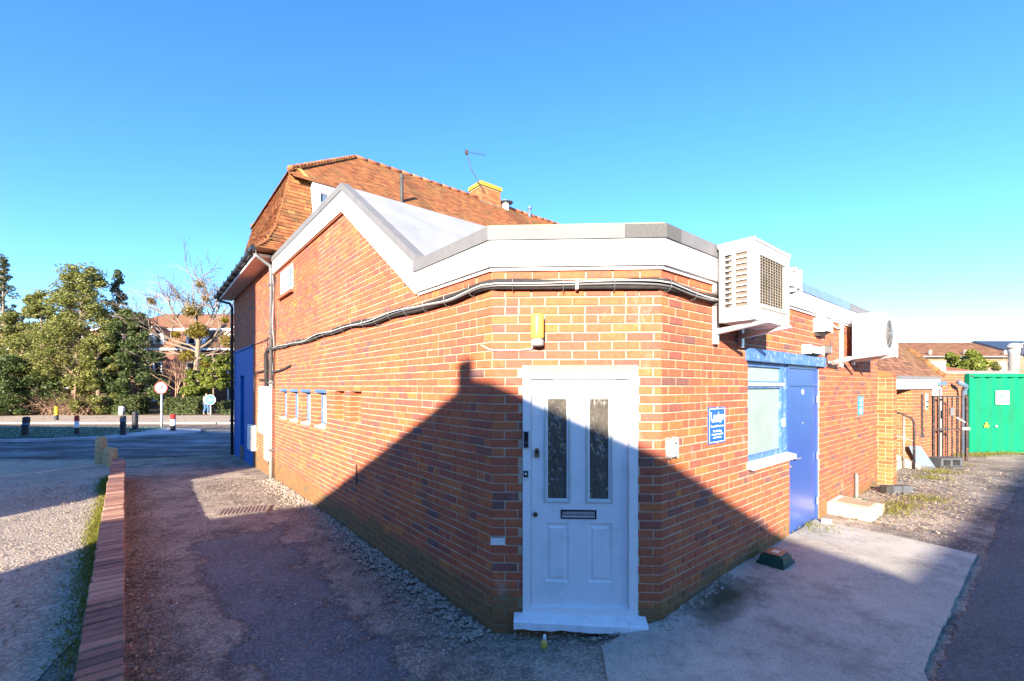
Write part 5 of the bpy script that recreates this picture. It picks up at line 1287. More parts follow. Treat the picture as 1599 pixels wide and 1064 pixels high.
# iron gate
gt = thing('iron_gate', 'rusty black iron gate standing open beside the green container', 'gate', (10.75, 11.2, .2))
FG = Frame((10.76, 11.2), (1, -.08), True); GW = .78
for a in (0, GW): MB().fbox(FG, a - .025, a + .025, -.025, .025, .14, 1.87).build('stile', 'rust', gt)
for z in (.2, 1.0, 1.83): MB().fbox(FG, .026, GW - .026, -.02, .02, z - .022, z + .022).build('rail', 'rust', gt)
for k in range(1, 7):
    a = GW * k / 7; MB().fbox(FG, a - .013, a + .013, -.012, .012, .223, .977).fbox(FG, a - .013, a + .013, -.012, .012, 1.023, 1.807).build('bar', 'rust', gt)
MB().fbox(FG, GW - .14, GW + .05, .02, .05, .98, 1.06).build('bolt', 'gate_grey', gt); MB().fbox(FG, .36, .46, .013, .05, 1.35, 1.55).build('lock_box', 'grey_metal', gt)
MB().tube([FG(.52, .03, 1.30), FG(.72, .03, 1.18)], .012, 6).build('brace', 'sign_white', gt)
# passage wall and pipes behind the gate
pw = thing('passage_wall', 'brick wall in the passage behind the iron gate', 'wall', (11.3, 12.3, .2))
FPW = Frame((10.80, 11.32), (.864, .503), True)
pwc = MB().slab(FPW, 0, 2.52, -.1, 2.46, -.2, -.006).build('wall', 'mortar_dry', pw); brick_mass(FPW, lay_bricks(FPW, 2.52, -.1, lambda a: 2.46, [], 33), pwc, 'brick_clean')
t = thing('passage_downpipe', 'blue-grey drainpipe with elbow in the passage behind the gate', 'downpipe', FPW(1.3, .1, .3))
MB().tube([FPW(1.3, .2, 2.2), FPW(1.75, .22, 2.1), FPW(1.85, .16, 1.95), FPW(1.85, .14, .2)], .06, 10).build('pipe', 'bluegrey_pipe', t, smooth=True)
t = MB().tube([FPW(.45, .06, .2), FPW(.45, .06, 2.1)], .05, 10).build('soil_pipe', 'grey_metal'); tag(t, 'grey vertical pipe on the passage wall right behind the gate', 'pipe')

# green container
ct = thing('shipping_container', 'bright green corrugated shipping container with a white notice', 'container', (15.5, 12.6, .1))
FCt = Frame((13.05, 12.52), (1, .035), True); CL = 6.05; CH0, CH1 = .12, 2.45
mb = MB(); a = .10; prof_c = []
while a < CL - .12:
    prof_c += [(a, 0.0), (a + .075, 0.0), (a + .13, -.075), (a + .215, -.075), (a + .285, 0.0)]; a += .33
prof_c = sorted(prof_c); n = len(prof_c)
mb.add([FCt(a, o - .03, CH0 + .1) for a, o in prof_c] + [FCt(a, o - .03, CH1 - .09) for a, o in prof_c], [(i, i + 1, n + i + 1, n + i) for i in range(n - 1)])
mb.build('corrugated_side', 'container', ct)
for a in (0, CL - .11): MB().fbox(FCt, a, a + .11, -.12, .005, CH0, CH1).build('corner_post', 'container', ct)
MB().fbox(FCt, .11, CL - .11, -.1, .004, CH1 - .095, CH1).build('top_rail', 'container', ct); MB().fbox(FCt, .11, CL - .11, -.1, .004, CH0, CH0 + .11).build('bottom_rail', 'container', ct)
MB().fbox(FCt, 0.002, CL - .002, -2.4, -.13, CH0 + .02, CH1 - .02).build('body', 'container', ct)
MB().disc(FCt, .075, CH1 - .07, .035, .005, .008, 14).build('corner_casting_hole', 'rust', ct)
MB().fbox(FCt, .78, 1.18, .006, .012, 1.58, 1.96).build('notice', 'sign_white', ct)
for z, w, in ((1.86, .12), (1.80, .2), (1.74, .06), (1.70, .16)): MB().fbox(FCt, .86, .86 + w, .0121, .0135, z - .02, z + .015).build('print', 'sign_cyan', ct)
mb = MB()
for k in range(3): a = k * 2.094 + 1.57; mb.poly(FCt, [(.50 + .02 * math.cos(a - .9), .98 + .02 * math.sin(a - .9)), (.50 + .085 * math.cos(a - .5), .98 + .085 * math.sin(a - .5)), (.50 + .085 * math.cos(a + .5), .98 + .085 * math.sin(a + .5)), (.50 + .02 * math.cos(a + .9), .98 + .02 * math.sin(a + .9))], .006, .012)
mb.build('yellow_sticker', 'yellow_paint', ct); MB().disc(FCt, .80, .95, .03, .006, .012, 12).build('worn_patch', 'card', ct)

# ------------------------------------------------------------------ distance on the right
far = thing('far_terrace', 'long brown tiled terrace roof on the skyline beyond the container', 'building', (34, 33, 0))
FT = Frame((25.5, 32), (1, .02), True); LT = 11.6
MB().fbox(FT, 0, LT + 8, -7, 0, -.1, 4.2).build('wall', 'far_wall', far)
def roofpl(F, a0, a1, e, rz, dep, over=.3):
    p0, p1 = F(a0, over, e), F(a1, over, e); q0, q1 = F(a0, -dep, rz), F(a1, -dep, rz); b0, b1 = F(a0, -2 * dep - over, e), F(a1, -2 * dep - over, e)
    return MB().add([p0, p1, q1, q0, b0, b1], [(0, 1, 2, 3), (3, 2, 5, 4), (0, 3, 4), (1, 5, 2)])
rt = roofpl(FT, -.3, LT, 4.28, 5.6, 3.2).build('roof', 'tile_far', far)
U = FT.u; V = (FT(0, -3.2, 5.6) - FT(0, .3, 4.28)); vl = V.length; V = V / vl; Nn = U.cross(V); Nn = Nn if Nn.z > 0 else -Nn
slope_tiles(FT(-.3, .3, 4.28), U, V, Nn, LT, vl, lambda d: 0, lambda d: LT + .3, lambda a, d, r: r.betavariate(2, 2), gauge=.2, w=.3, over=0).build('tile_courses', 'tile_far', rt, kind='stuff')
roofpl(FT, LT + .05, LT + 9, 4.4, 5.72, 3.0).build('slate_roof', 'slate', far)
MB().fbox(FT, -.3, LT, .25, .36, 4.20, 4.27).build('gutter', 'cable_grey', far)
for a in (2.9, 3.6, 5.0, 7.6, 10.6): MB().lathe(FT(a, .1, 4.4), [(.10, 0), (.10, .25), (.05, .32)], 8).build('roof_vent', 'concrete', far)
for a in (4.5, 9.8, 13): MB().fbox(FT, a, a + 1.0, 0, .03, 2.6, 3.9).build('window', 'white', far)
t = thing('metal_flue', 'shiny capped metal flue rising behind the green container', 'flue', (28.6, 25, 3))
MB().lathe((28.6, 25, 1.0), [(.24, 0), (.24, 2.95), (.26, 3.0), (.26, 3.25)], 16).build('pipe', 'cable_grey', t, smooth=True); MB().lathe((28.6, 25, 4.25), [(.34, 0), (.34, .12), (.2, .28), (.05, .3)], 16).build('cowl', 'cable_grey', t, smooth=True)
MB().tube([(28.7, 25, 4.4), (29.4, 24.8, 4.6)], .08, 8).build('spout', 'grey_metal', t)
sh = thing('flat_outbuilding', 'grey flat-roofed outbuilding with a small tiled hip behind the gate', 'building', (17, 17, .2))
MB().box(15.6, 18.6, 16.2, 19, 0, 2.32).build('wall', 'concrete', sh); MB().box(15.55, 18.65, 16.15, 19.05, 2.322, 2.66).build('parapet', 'alu', sh)
MB().add([(14.6, 16.9, 2.67), (18.0, 16.9, 2.67), (17.2, 18.2, 3.02), (15.2, 18.2, 3.02), (18.0, 19, 2.67), (14.6, 19, 2.67)], [(0, 1, 2, 3), (1, 4, 2), (3, 2, 4, 5), (0, 3, 5)]).build('roof', 'tile_red', sh)
t = thing('rooftop_condenser', 'white condenser unit on the outbuilding roof behind the gate', 'air conditioner', (15.9, 16.4, 2.66))
MB().box(15.6, 16.12, 16.3, 16.6, 2.665, 3.02).build('case', 'white', t)
for k in range(6): MB().box(15.64 + k * .08, 15.67 + k * .08, 16.29, 16.299, 2.7, 2.98).build('slat', 'cable_grey', t)

# ------------------------------------------------------------------ foliage helpers
def leaf_blob(mb, c, rad, n, size, r, shell=.55, flat=1.0):
    for k in range(n):
        d = Vector((r.gauss(0, 1), r.gauss(0, 1), r.gauss(0, 1))).normalized(); q = shell + (1 - shell) * r.random() ** .6
        p = Vector((c[0] + d.x * rad[0] * q, c[1] + d.y * rad[1] * q, c[2] + d.z * rad[2] * q))
        u = Vector((r.gauss(0, 1), r.gauss(0, 1), r.gauss(0, .7))).normalized(); w = u.cross(d + Vector((r.gauss(0, .5), r.gauss(0, .5), r.gauss(0, .5))))
        if w.length < .01: continue
        w.normalize(); s = size * r.uniform(.55, 1.2)
        mb.add([p - u * s, p - w * s * .5, p + u * s, p + w * s * .5], [(0, 1, 2, 3)], r.random())
def branch(mb, p, d, L, rad, depth, r, spread=.55, up=.15, tips=None, nsides=5, kids=(2, 3), thin=.5):
    pts = [Vector(p)]; dd = Vector(d).normalized(); seg = 4
    for k in range(seg):
        dd = (dd + Vector((r.gauss(0, .12), r.gauss(0, .12), r.gauss(0, .10) + up * .2))).normalized(); pts.append(pts[-1] + dd * L / seg)
    mb.tube(pts, [rad * (1 - .5 * k / seg) for k in range(seg + 1)], nsides if depth > 1 else 3, caps=False)
    if tips is not None and depth <= 1: tips.append(pts[-1])
    if depth == 0: return
    for k in range(r.randint(*kids)):
        i = r.randint(2, seg); nd = (dd + Vector((r.gauss(0, spread), r.gauss(0, spread), r.gauss(0, spread) + up))).normalized()
        branch(mb, pts[i], nd, L * r.uniform(.55, .82), rad * thin, depth - 1, r, spread, up, tips, nsides, kids, thin)

def evergreen(name, label, x, y, h, w, mat, seed, n=200, clumps=46, size=.11, trunk=.2, lean=0, group=None, taper=.75, base=.1):
    r = random.Random(seed); z = g(x, y) + .1; t = thing(name, label, 'tree', (x, y, z), group)
    m1 = MB(); m1.tube([(x, y, z), (x + lean * .4, y, z + h * .4), (x + lean, y, z + h * .93)], [trunk, trunk * .7, .03], 8)
    mb = MB()
    for k in range(clumps):
        f = base + (1 - base) * (k + r.random()) / clumps; ww = w * (1 - f ** 1.3 * taper) * r.uniform(.45, 1.0); a = r.uniform(0, 6.28)
        c = (x + lean * f + ww * math.cos(a), y + ww * math.sin(a) * .8, z + h * f * .97); rr_ = (w * .24 * r.uniform(.4, 1.3)) * (1 - f * .35)
        m1.tube([(x + lean * f, y, z + h * f * .9), c], [.04, .012], 4, caps=False)
        leaf_blob(mb, c, (rr_, rr_, rr_ * .75), n, size, r, .35)
    m1.build('trunk', 'bark', t, smooth=True); mb.build('crown', mat, t); return t
def conifer(name, label, x, y, h, w, seed, z0=0.0):
    r = random.Random(seed); z = g(x, y) + .1; t = thing(name, label, 'tree', (x, y, z), 'conifers at the roadside')
    m1 = MB(); m1.tube([(x, y, z), (x, y, z + h)], [.22, .03], 8); mb = MB()
    L = int(h / .45)
    for k in range(L):
        f = k / L
        if f < z0: continue
        for j in range(5):
            a = r.uniform(0, 6.28); ln = w * (1 - f) ** .75 * r.uniform(.6, 1.1) + .25; p0 = Vector((x, y, z + h * f)); p1 = p0 + Vector((math.cos(a) * ln, math.sin(a) * ln, -.18 * ln + .1))
            m1.tube([p0, p0.lerp(p1, .5) + Vector((0, 0, .08)), p1], [.03, .02, .008], 3, caps=False)
            for q in np.linspace(.3, 1, 6):
                leaf_blob(mb, p0.lerp(p1, q), (.22, .22, .13), 16, .11, r, .2)
    m1.build('trunk', 'bark', t, smooth=True); mb.build('crown', 'leaf_conifer', t)
evergreen('conifer', 'tall dark conifer with drooping tiers at the edge of the thicket', -42.9, 37, 13.6, 2.2, 'leaf_conifer', 101, n=90, clumps=95, size=.09, base=.2, taper=.95, group='conifers at the roadside')
evergreen('conifer', 'slim dark conifer behind the holly tree', -38.2, 38.0, 11.0, 1.9, 'leaf_conifer', 102, n=80, clumps=80, size=.09, base=.25, taper=.95, group='conifers at the roadside')
evergreen('conifer', 'narrow conifer spire rising from the top of the holly tree', -33.4, 37.2, 12.4, 1.9, 'leaf_conifer', 103, n=90, clumps=90, size=.09, base=.25, taper=.95, group='conifers at the roadside')
evergreen('holly_tree', 'large olive-green holly tree with pale leaning trunk across the road', -35.2, 35.2, 12.0, 4.2, 'leaf_olive', 111, n=170, clumps=210, size=.095, trunk=.24, lean=.9, base=.22, taper=.74)
evergreen('holly_tree', 'second holly tree filling the gap beside the tall conifer', -38.6, 36.0, 10.2, 2.9, 'leaf_olive', 116, n=200, clumps=120, size=.095, base=.15, taper=.78)
evergreen('evergreen_tree', 'dark green bushy tree overhanging the path gap', -31.3, 36.0, 8.6, 3.0, 'leaf_dark', 112, n=220, clumps=140, size=.10, base=.06, taper=.72)
evergreen('evergreen_tree', 'dark laurel mass at the kerb under the conifers', -39.0, 34.3, 4.4, 3.9, 'leaf_dark', 113, n=380, clumps=110, size=.10, base=.03, taper=.4)
evergreen('evergreen_tree', 'olive shrub behind the laurel mass', -40.6, 36.4, 9.0, 3.2, 'leaf_olive', 114, n=190, clumps=110, size=.10, base=.1, taper=.7)
evergreen('evergreen_tree', 'mid-green bush leaning against the holly tree', -32.6, 34.6, 6.2, 2.3, 'leaf_olive', 115, n=280, clumps=90, size=.10, base=.05, taper=.6)
# thicket of dry twigs
r = random.Random(5); mb = MB()
for k in range(150):
    x = r.uniform(-37.2, -32.4); y = r.uniform(33.4, 34.6); branch(mb, (x, y, g(x, y) + .1), (r.gauss(0, .5), r.gauss(-.1, .3), 1), r.uniform(.7, 1.4), .022, 2, r, .7, -.05)
tag(mb.build('dry_thicket', 'twig', kind='stuff'), 'tangled thicket of dry brown twigs below the holly tree', 'thicket')
t = thing('sapling', 'bare pale forked sapling standing in the dry thicket', 'tree', (-33.6, 33.8, -.1)); mb = MB(); branch(mb, (-33.6, 33.8, -.1), (-.05, 0, 1), 3.0, .09, 3, r, .45, .1); mb.build('trunk', 'twig', t)
# bare tree with mistletoe
t = thing('mistletoe_tree', 'bare spreading tree dotted with yellow mistletoe balls across the road', 'tree', (-26.6, 37, -.1)); mb = MB(); r = random.Random(29)
bx, by = -26.6, 37.0
mb.tube([(bx, by, -.1), (bx - .1, by, 2.6), (bx + .1, by, 4.8), (bx + .15, by, 6.0)], [.30, .24, .20, .16], 8)
tips = []
for dx, dz, L, z in ((-2.3, 1.5, 3.4, 5.2), (-1.9, .55, 3.6, 4.9), (1.7, 1.0, 3.0, 5.2), (.7, 2.2, 3.3, 5.9), (-.5, 2.4, 3.2, 6.0), (.25, 2.4, 3.4, 6.0), (2.0, .5, 2.2, 4.4), (-1.3, 2.2, 3.0, 5.8), (1.3, 1.9, 3.0, 5.8), (-2.4, .2, 2.8, 4.4)):
    branch(mb, (bx + .1, by, z), (dx, r.gauss(0, .5), dz), L * .88, .085, 4, r, .42, .0, tips, 5, (3, 4), .62)
mb.build('trunk', 'bark', t)
for dx, z, s in ((.1, 8.5, .62), (-.5, 8.3, .42), (.3, 6.9, .60), (-.15, 6.6, .5), (.75, 6.55, .34), (-3.6, 9.2, .30), (2.9, 5.9, .58), (-.6, 4.6, .55), (1.0, 4.0, .35), (.5, 10.6, .28), (1.0, 9.4, .22), (-1.5, 6.4, .28), (2.6, 7.6, .24)):
    m2 = MB(); leaf_blob(m2, (bx + dx, by - .3, z), (s * 1.2, s * 1.2, s * 1.05), int(700 * s + 150), .10, r, .1); m2.build('mistletoe', 'mistletoe', t)
t = thing('bare_shrub_tree', 'small bare brown tree tangled in front of the red brick flats', 'tree', (-27.4, 36.2, -.1)); mb = MB(); r = random.Random(31)
for k in range(5): branch(mb, (-27.4 + r.gauss(0, .4), 36.2, -.1), (r.gauss(0, .35), 0, 1), 2.4, .08, 4, r, .55, .02)
mb.build('trunk', 'twig', t)
for x, y, h, sd, lab in ((-24.5, 36, 4.9, 41, 'slim street tree with yellow-green leaves at the blue shopfront edge'), (-26.1, 36.4, 3.6, 42, 'shorter yellow-green street tree behind the blue arrow sign'), (-22.9, 37.0, 5.4, 43, 'yellow-green tree hidden partly by the house corner')):
    evergreen('street_tree', lab, x, y, h, 1.45, 'leaf_yellow', sd, n=170, clumps=60, size=.10, trunk=.08, base=.45, taper=.35, group='street trees')
def hedge(label, x0, x1, y0, y1, h, mat, seed, n):
    r = random.Random(seed); mb = MB(); t = thing('hedge', label, 'hedge', ((x0 + x1) / 2, (y0 + y1) / 2, g(x0, y0) + .1), 'hedges along the footway'); z = g(x0, y0) + .1
    for k in range(n):
        p = (r.uniform(x0, x1), r.uniform(y0, y1), z + h * (r.random() ** .7) * (.85 + .15 * math.sin(r.random() * 9))); leaf_blob(mb, p, (.22, .18, .18), 9, .085, r, .2)
    mb.build('foliage', mat, t); m2 = MB(); m2.box(x0 + .25, x1 - .25, y0 + .25, y1 - .1, z, z + h * .7); 
    for k in range(14):
        x = x0 + (x1 - x0) * k / 13; m2.tube([(x, (y0 + y1) / 2, z), (x + .1, (y0 + y1) / 2, z + h * .8)], .03, 4)
    m2.build('stems', 'leaf_dark', t)
hedge('clipped green hedge left of the path gap', -31.6, -29.2, 34.0, 35.6, 1.5, 'hedge', 51, 900)
hedge('low green hedge between the path gap and the pedestrian', -27.6, -24.6, 34.2, 35.6, 1.35, 'hedge', 52, 900)
hedge('low hedge behind the blue arrow sign', -23.4, -17.5, 34.6, 36, 1.05, 'hedge', 53, 900)
hedge('laurel clump behind the low hedge', -27.6, -25.4, 36.2, 37.2, 2.2, 'leaf_dark', 54, 500)
evergreen('evergreen_shrub', 'rounded yellow-green shrub behind the green container', 20.6, 20.0, 3.4, 1.15, 'leaf_yellow', 61, n=200, clumps=46, size=.10, base=.55, taper=.35)
evergreen('evergreen_shrub', 'smaller green shrub peeping over the outbuilding roof', 18.1, 21, 3.3, .8, 'leaf_yellow', 62, n=120, clumps=24, size=.10, base=.6, taper=.35)
evergreen('evergreen_shrub', 'dark end of the shrub beside the metal flue', 22.4, 20.6, 3.0, .8, 'leaf_olive', 64, n=160, clumps=30, size=.10, base=.55, taper=.4)
t = thing('bare_bush', 'bare grey bush behind the green container', 'bush', (23.2, 20, .1)); mb = MB(); r = random.Random(63)
for k in range(7): branch(mb, (23.2 + r.gauss(0, .35), 20, .1), (r.gauss(0, .3), 0, 1), 1.7, .03, 3, r, .5, .1)
mb.build('stems', 'bark', t)

# ------------------------------------------------------------------ flats across the road
flats = thing('brick_flats', 'red brick flats with clay tile mansard and white dormers across the road', 'building', (-38, 46, 0))
M['far_brick'] = plain('far_brickwork', (0.15, 0.06, 0.045), 0.9, var=0.35, vscale=3.0, dirt=(0.18, 0.06, 0.045), dscale=6)
FA = Frame((-60, 45), (1, 0), True); LA = 44.0
WX = [k * 4.2 + 1.4 for k in range(11)]
wh = [(a, a + 1.7, 3.1, 4.6) for a in WX] + [(a, a + 1.7, .5, 2.0) for a in WX]
MB().slab(FA, 0, LA, -.5, 5.9, -.3, 0, wh).build('wall', 'far_brick', flats)
MB().fbox(FA, 0, LA, -12, -.31, -.5, 5.85).build('core', 'far_brick', flats)
for a in WX:
    for z in (3.1, .5):
        w_ = MB().slab(FA, a, a + 1.7, z, z + 1.5, -.12, .02, [(a + .12, a + .79, z + .12, z + 1.38), (a + .91, a + 1.58, z + .12, z + 1.38)]).build('window', 'white', flats)
        MB().fbox(FA, a + .1, a + 1.6, -.1, -.08, z + .1, z + 1.4).build('pane', 'dark_pane', w_)
MB().fbox(FA, -.3, LA + .3, .02, .42, 5.75, 5.95).build('eaves', 'white', flats)
low = MB().add([FA(-.3, .4, 5.95), FA(LA + .3, .4, 5.95), FA(LA + .3, -1.6, 8.0), FA(-.3, -1.6, 8.0)], [(0, 1, 2, 3)]); low.add([FA(-.3, -.1, 5.9), FA(LA + .3, -.1, 5.9), FA(LA + .3, -1.7, 7.9), FA(-.3, -1.7, 7.9)], [(0, 1, 2, 3)])
lowr = low.build('lower_roof', 'tile_far', flats)
V = (FA(0, -1.6, 8.0) - FA(0, .4, 5.95)); vl = V.length; V /= vl; Nn = FA.u.cross(V); Nn = Nn if Nn.z > 0 else -Nn
slope_tiles(FA(18, .4, 5.95), FA.u, V, Nn, 26, vl, lambda d: 0, lambda d: 26, lambda a, d, r: r.betavariate(2, 2), gauge=.2, w=.34, over=0).build('tile_courses', 'tile_far', lowr, kind='stuff')
MB().fbox(FA, -.2, LA + .2, -1.9, -1.55, 8.0, 8.22).build('upper_fascia', 'white', flats)
MB().add([FA(17, -1.7, 8.22), FA(LA - 1, -1.7, 8.22), FA(LA - 4, -5, 10.3), FA(20.5, -5, 10.3), FA(LA - 1, -9, 8.22), FA(17, -9, 8.22)], [(0, 1, 2, 3), (1, 4, 2), (3, 2, 4, 5), (0, 3, 5)]).build('upper_roof', 'tile_far', flats)
for a in [w_ - .1 for w_ in WX if w_ > 14]:
    dr = MB().fbox(FA, a, a + 1.9, -1.7, -.1, 6.1, 7.5).build('dormer', 'white', flats)
    MB().slab(FA, a + .15, a + 1.75, 6.35, 7.45, -.1, -.04, [(a + .27, a + .90, 6.45, 7.35), (a + 1.0, a + 1.63, 6.45, 7.35)]).build('window_frame', 'white', dr)
    MB().fbox(FA, a + .25, a + 1.65, -.0995, -.07, 6.43, 7.37).build('pane', 'dark_pane', dr)
    MB().add([FA(a - .25, .1, 7.4), FA(a + .95, .1, 8.35), FA(a + 2.15, .1, 7.4), FA(a - .25, -1.9, 7.4), FA(a + .95, -1.9, 8.35), FA(a + 2.15, -1.9, 7.4)], [(0, 1, 4, 3), (1, 2, 5, 4)]).build('dormer_roof', 'tile_far', dr)
    MB().poly(FA, [(a, 7.48), (a + .95, 8.2), (a + 1.9, 7.48)], -.15, -.02).build('gable', 'far_brick', dr)
    MB().poly(FA, [(a - .25, 7.38), (a + .95, 8.32), (a + 2.15, 7.38), (a + 2.0, 7.38), (a + .95, 8.18), (a - .1, 7.38)], -.0, .08).build('bargeboard', 'white', dr)
MB().fbox(FA, 36.5, 40.2, .0, 1.2, -.5, 5.7).build('bay', 'white', flats)
for a in (36.8, 38.6): MB().fbox(FA, a, a + 1.2, 1.2, 1.23, 3.2, 4.6).build('bay_window', 'dark_pane', flats)

# ------------------------------------------------------------------ street furniture
def bollard(label, x, y, h, r, bands, lean=0, grp='bollards'):
    z = g(x, y) + .1; t = thing('bollard', label, 'bollard', (x, y, z), grp); zz = 0
    for i, (frac, mt) in enumerate(bands):
        a, b = zz, zz + frac * h; top_ = i == len(bands) - 1
        prof_ = [(r, 0.0), (r * .96, b - a)] + ([(r * .7, b - a + .03)] if top_ else [])
        n = 14; MB().lathe((x + lean * a, y, z + a), prof_, n).build(('shaft', 'band', 'cap')[min(i, 2)], mt, t, smooth=False)
        zz = b
    MB().lathe((x, y, z - .03), [(r * 1.15, 0), (r * 1.15, .05), (r * .98, .08)], 14).build('base_collar', bands[0][1], t)
    if lean: 
        t.rotation_euler = (0, lean, 0)
bollard('dark bollard leaning on the frosty grass', -21.56, 19.4, .86, .13, ((.62, 'bollard'), (.12, 'bluegrey_pipe'), (.26, 'bollard')), .06)
bollard('bollard with dull red top and white band on the grass verge', -19.71, 19.87, .88, .09, ((.42, 'bollard'), (.33, 'sign_white'), (.25, 'sign_red')))
bollard('dark slim bollard at the end of the grass verge', -17.82, 20.1, .85, .12, ((.75, 'bollard'), (.1, 'bluegrey_pipe'), (.15, 'bollard')))
bollard('dark bollard with wide cap behind the slim one', -18.9, 22.0, .95, .13, ((.7, 'bollard'), (.15, 'bollard'), (.15, 'bollard')))
bollard('bright red-topped bollard on the kerb nose beside the sign pole', -17.0, 22.0, .80, .12, ((.35, 'bollard'), (.38, 'sign_white'), (.27, 'sign_red')))
bollard('yellow-topped bollard on the far footway', -29.7, 28.6, .88, .11, ((.40, 'bollard'), (.2, 'yellow_paint'), (.4, 'yellow_paint')))
t = thing('litter_bin', 'small white and grey litter bin beside the path gap', 'bin', (-30.2, 33.6, -.1))
MB().lathe((-29.9, 33.6, -.12), [(.18, 0), (.2, .3), (.2, .32)], 12).build('base', 'cable_grey', t); MB().lathe((-29.9, 33.6, .2), [(.19, 0), (.19, .25), (.12, .34)], 12).build('body', 'sign_white', t)
def road_sign(label, x, y, zc, r, pole_h, kind):
    z = g(x, y) + .1; t = thing('road_sign', label, 'sign', (x, y, z)); F = Frame((x, y), (1, .1), True)
    MB().tube([(x, y, z - .1), (x, y, z + pole_h)], .045, 10).build('pole', 'steel', t, smooth=True)
    MB().tube([(x, y, z - .1), (x, y, z + min(.8, pole_h * .4))], .062, 10).build('pole_base', 'cable_grey', t, smooth=True)
    if kind == 'turn':
        MB().disc(F, 0, zc, r, .05, .06, 28).build('plate', 'sign_white', t)
        MB().ring(F, 0, zc, r * .82, r, .0605, .066).build('red_ring', 'sign_red', t)
        ar = MB().poly(F, [(-.5 * r, zc - .5 * r), (-.32 * r, zc - .5 * r), (-.32 * r, zc + .1 * r), (.1 * r, zc + .1 * r), (.1 * r, zc + .28 * r), (-.5 * r, zc + .28 * r)], .0605, .064); ar.poly(F, [(.1 * r, zc - .1 * r), (.45 * r, zc + .19 * r), (.1 * r, zc + .48 * r)], .0605, .064); ar.build('arrow', 'black', t)
        MB().poly(F, [(-.62 * r, zc - .52 * r), (-.52 * r, zc - .62 * r), (.62 * r, zc + .52 * r), (.52 * r, zc + .62 * r)], .0645, .068).build('slash', 'sign_red', t)
    else:
        MB().disc(F, 0, zc, r, .05, .06, 28).build('plate', 'sign_cyan', t)
        MB().ring(F, 0, zc, r * .93, r, .0605, .063).build('white_rim', 'sign_white', t)
        ar = MB().poly(F, [(-.15 * r, zc - .12 * r), (.6 * r, zc - .12 * r), (.6 * r, zc + .12 * r), (-.15 * r, zc + .12 * r)], .0605, .064); ar.poly(F, [(-.62 * r, zc), (-.15 * r, zc + .4 * r), (-.15 * r, zc - .4 * r)], .0605, .064); ar.build('arrow', 'sign_white', t)
road_sign('round red-ringed no right turn sign on a grey pole at the kerb nose', -18.85, 23.6, 2.00, .33, 2.1, 'turn')
road_sign('round blue sign with white left arrow on a low pole', -22.94, 33.4, 1.05, .38, 1.1, 'arrow')
# pedestrian
px_, py_ = -23.7, 34.0; pz = g(px_, py_) + .13
pd = thing('person', 'pedestrian in grey top and blue jeans walking past the blue arrow sign', 'person', (px_, py_, pz))
def skin(name, pts, edges, radii, mat, parent, root=0):
    me = bpy.data.meshes.new(name); me.from_pydata(pts, edges, []); o = bpy.data.objects.new(name, me); col.objects.link(o); o.parent = parent
    m = o.modifiers.new('skin', 'SKIN'); m.use_smooth_shade = True; sv = me.skin_vertices[0].data
    for v, r_ in zip(sv, radii): v.radius = (r_, r_)
    sv[root].use_root = True; o.modifiers.new('sub', 'SUBSURF').render_levels = 2; me.materials.append(M[mat]); return o
M['cloth_grey'] = plain('grey_jacket', (0.25, 0.24, 0.27), 0.9); M['denim'] = plain('denim', (0.06, 0.14, 0.27), 0.9); M['skin'] = plain('skin', (0.45, 0.27, 0.2), 0.6)
skin('body', [(0, 0, .9), (0, 0, 1.1), (.02, 0, 1.32), (.02, 0, 1.44), (.02, 0, 1.52), (.03, 0, 1.62), (.12, 0, 1.36), (.20, .02, 1.12), (.30, .0, .95), (-.12, 0, 1.36), (-.18, -.02, 1.12), (-.10, -.04, .92), (.08, 0, .86), (.18, 0, .48), (.12, .02, .08), (.26, -.02, .04), (-.08, 0, .86), (-.06, 0, .48), (-.22, .02, .1), (-.10, -.02, .04)],
     [(0, 1), (1, 2), (2, 3), (3, 4), (4, 5), (2, 6), (6, 7), (7, 8), (2, 9), (9, 10), (10, 11), (0, 12), (12, 13), (13, 14), (14, 15), (0, 16), (16, 17), (17, 18), (18, 19)],
     [.15, .14, .16, .07, .06, .10, .07, .05, .04, .07, .05, .04, .10, .07, .05, .04, .10, .07, .05, .04], 'skin', pd)
skin('jacket', [(0, 0, .88), (0, 0, 1.1), (.02, 0, 1.34), (.02, 0, 1.43), (.12, 0, 1.36), (.20, .02, 1.12), (.29, .0, .97), (-.12, 0, 1.36), (-.18, -.02, 1.12), (-.11, -.04, .94)], [(0, 1), (1, 2), (2, 3), (2, 4), (4, 5), (5, 6), (2, 7), (7, 8), (8, 9)], [.18, .17, .19, .09, .09, .07, .055, .09, .07, .055], 'cloth_grey', pd)
skin('jeans', [(0, 0, .92), (.08, 0, .84), (.18, 0, .48), (.12, .02, .12), (-.08, 0, .84), (-.06, 0, .48), (-.22, .02, .13)], [(0, 1), (1, 2), (2, 3), (0, 4), (4, 5), (5, 6)], [.17, .12, .09, .07, .12, .09, .07], 'denim', pd)
skin('hair', [(.02, .02, 1.60), (.02, .02, 1.68)], [(0, 1)], [.10, .09], 'grille_dark', pd)

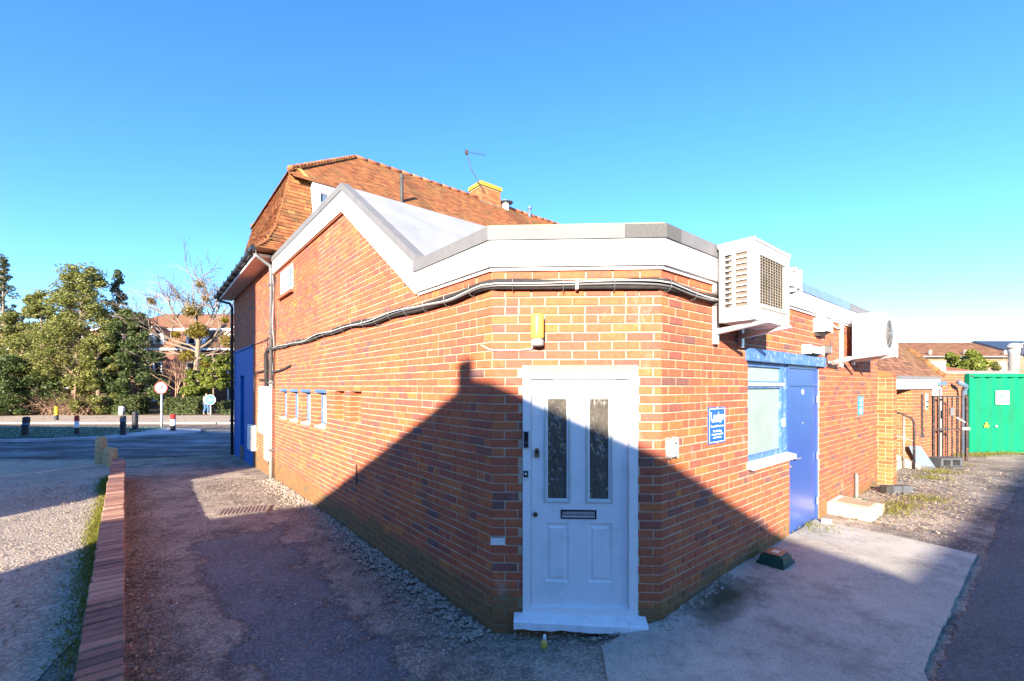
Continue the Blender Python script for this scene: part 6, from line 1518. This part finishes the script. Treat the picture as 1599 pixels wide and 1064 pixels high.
# ------------------------------------------------------------------ neighbouring houses behind the viewpoint; they cast the shade on the yard
az = SUN_AZ; dS = Vector((-math.sin(az), -math.cos(az))); pS = Vector((math.cos(az), -math.sin(az)))
FZ = Frame(dS * 9.0, pS)      # a = across the light, o = negative runs towards the sun
FZ.n = Vector((-dS.x, -dS.y, 0))
def gable_house(label, a0, ap, a1, e0, e1, top_, depth, setback=0.0, brick='far_brick', tiles='tile_far', chim=None):
    t = thing('neighbour_house', label, 'house', FZ((a0 + a1) / 2, -depth / 2, 0))
    MB().poly(FZ, [(a0, -.3), (a1, -.3), (a1, e1 - .08), (ap, top_ - .08), (a0, e0 - .08)], -depth, -.02 - setback).build('wall', brick, t)
    MB().poly(FZ, [(a0, e0 - .08), (ap, top_ - .08), (a1, e1 - .08), (a1, e1), (ap, top_), (a0, e0)], -depth - .1, -setback).build('roof', tiles, t)
    if chim: MB().fbox(FZ, chim[0], chim[1], -.5, -.05, top_ - .6, chim[2]).build('chimney', brick, t)
    for k in range(2):
        a = a0 + (a1 - a0) * (.25 + .4 * k); w_ = MB().slab(FZ, a, a + 1.2, 1.0, 2.2, -.02, .03, [(a + .1, a + 1.1, 1.1, 2.1)]).build('window', 'white', t); MB().fbox(FZ, a + .1, a + 1.1, -.015, .01, 1.1, 2.1).build('pane', 'dark_pane', w_)
    return t
gable_house('gabled brick house with chimney, shading the white door and long wall', -6.72, -1.25, 2.71, 4.30, 4.53, 6.05, 9, chim=(-1.47, -1.26, 6.26))
gable_house('larger gabled brick house shading the far right of the yard', 2.62, 10.6, 18.0, 4.48, 4.5, 7.35, 9, setback=.06)
gable_house('tall narrow brick house shading the blue shopfront', -14.2, -11.9, -9.55, 11.3, 11.2, 12.0, 7)
t = thing('long_block', 'long flat-roofed brick block shading the frosty road', 'building', FZ(-35, -6, 0))
MB().fbox(FZ, -75, -14.25, -10, -.02, -.3, 8.02).build('wall', 'far_brick', t); MB().fbox(FZ, -75.2, -14.23, -10.2, .0, 8.022, 8.06).build('roof', 'roof_grey', t)
for k in range(10): MB().fbox(FZ, -70 + k * 5.5, -68.4 + k * 5.5, -.01, .03, 4.2, 5.8).build('window', 'white', t)
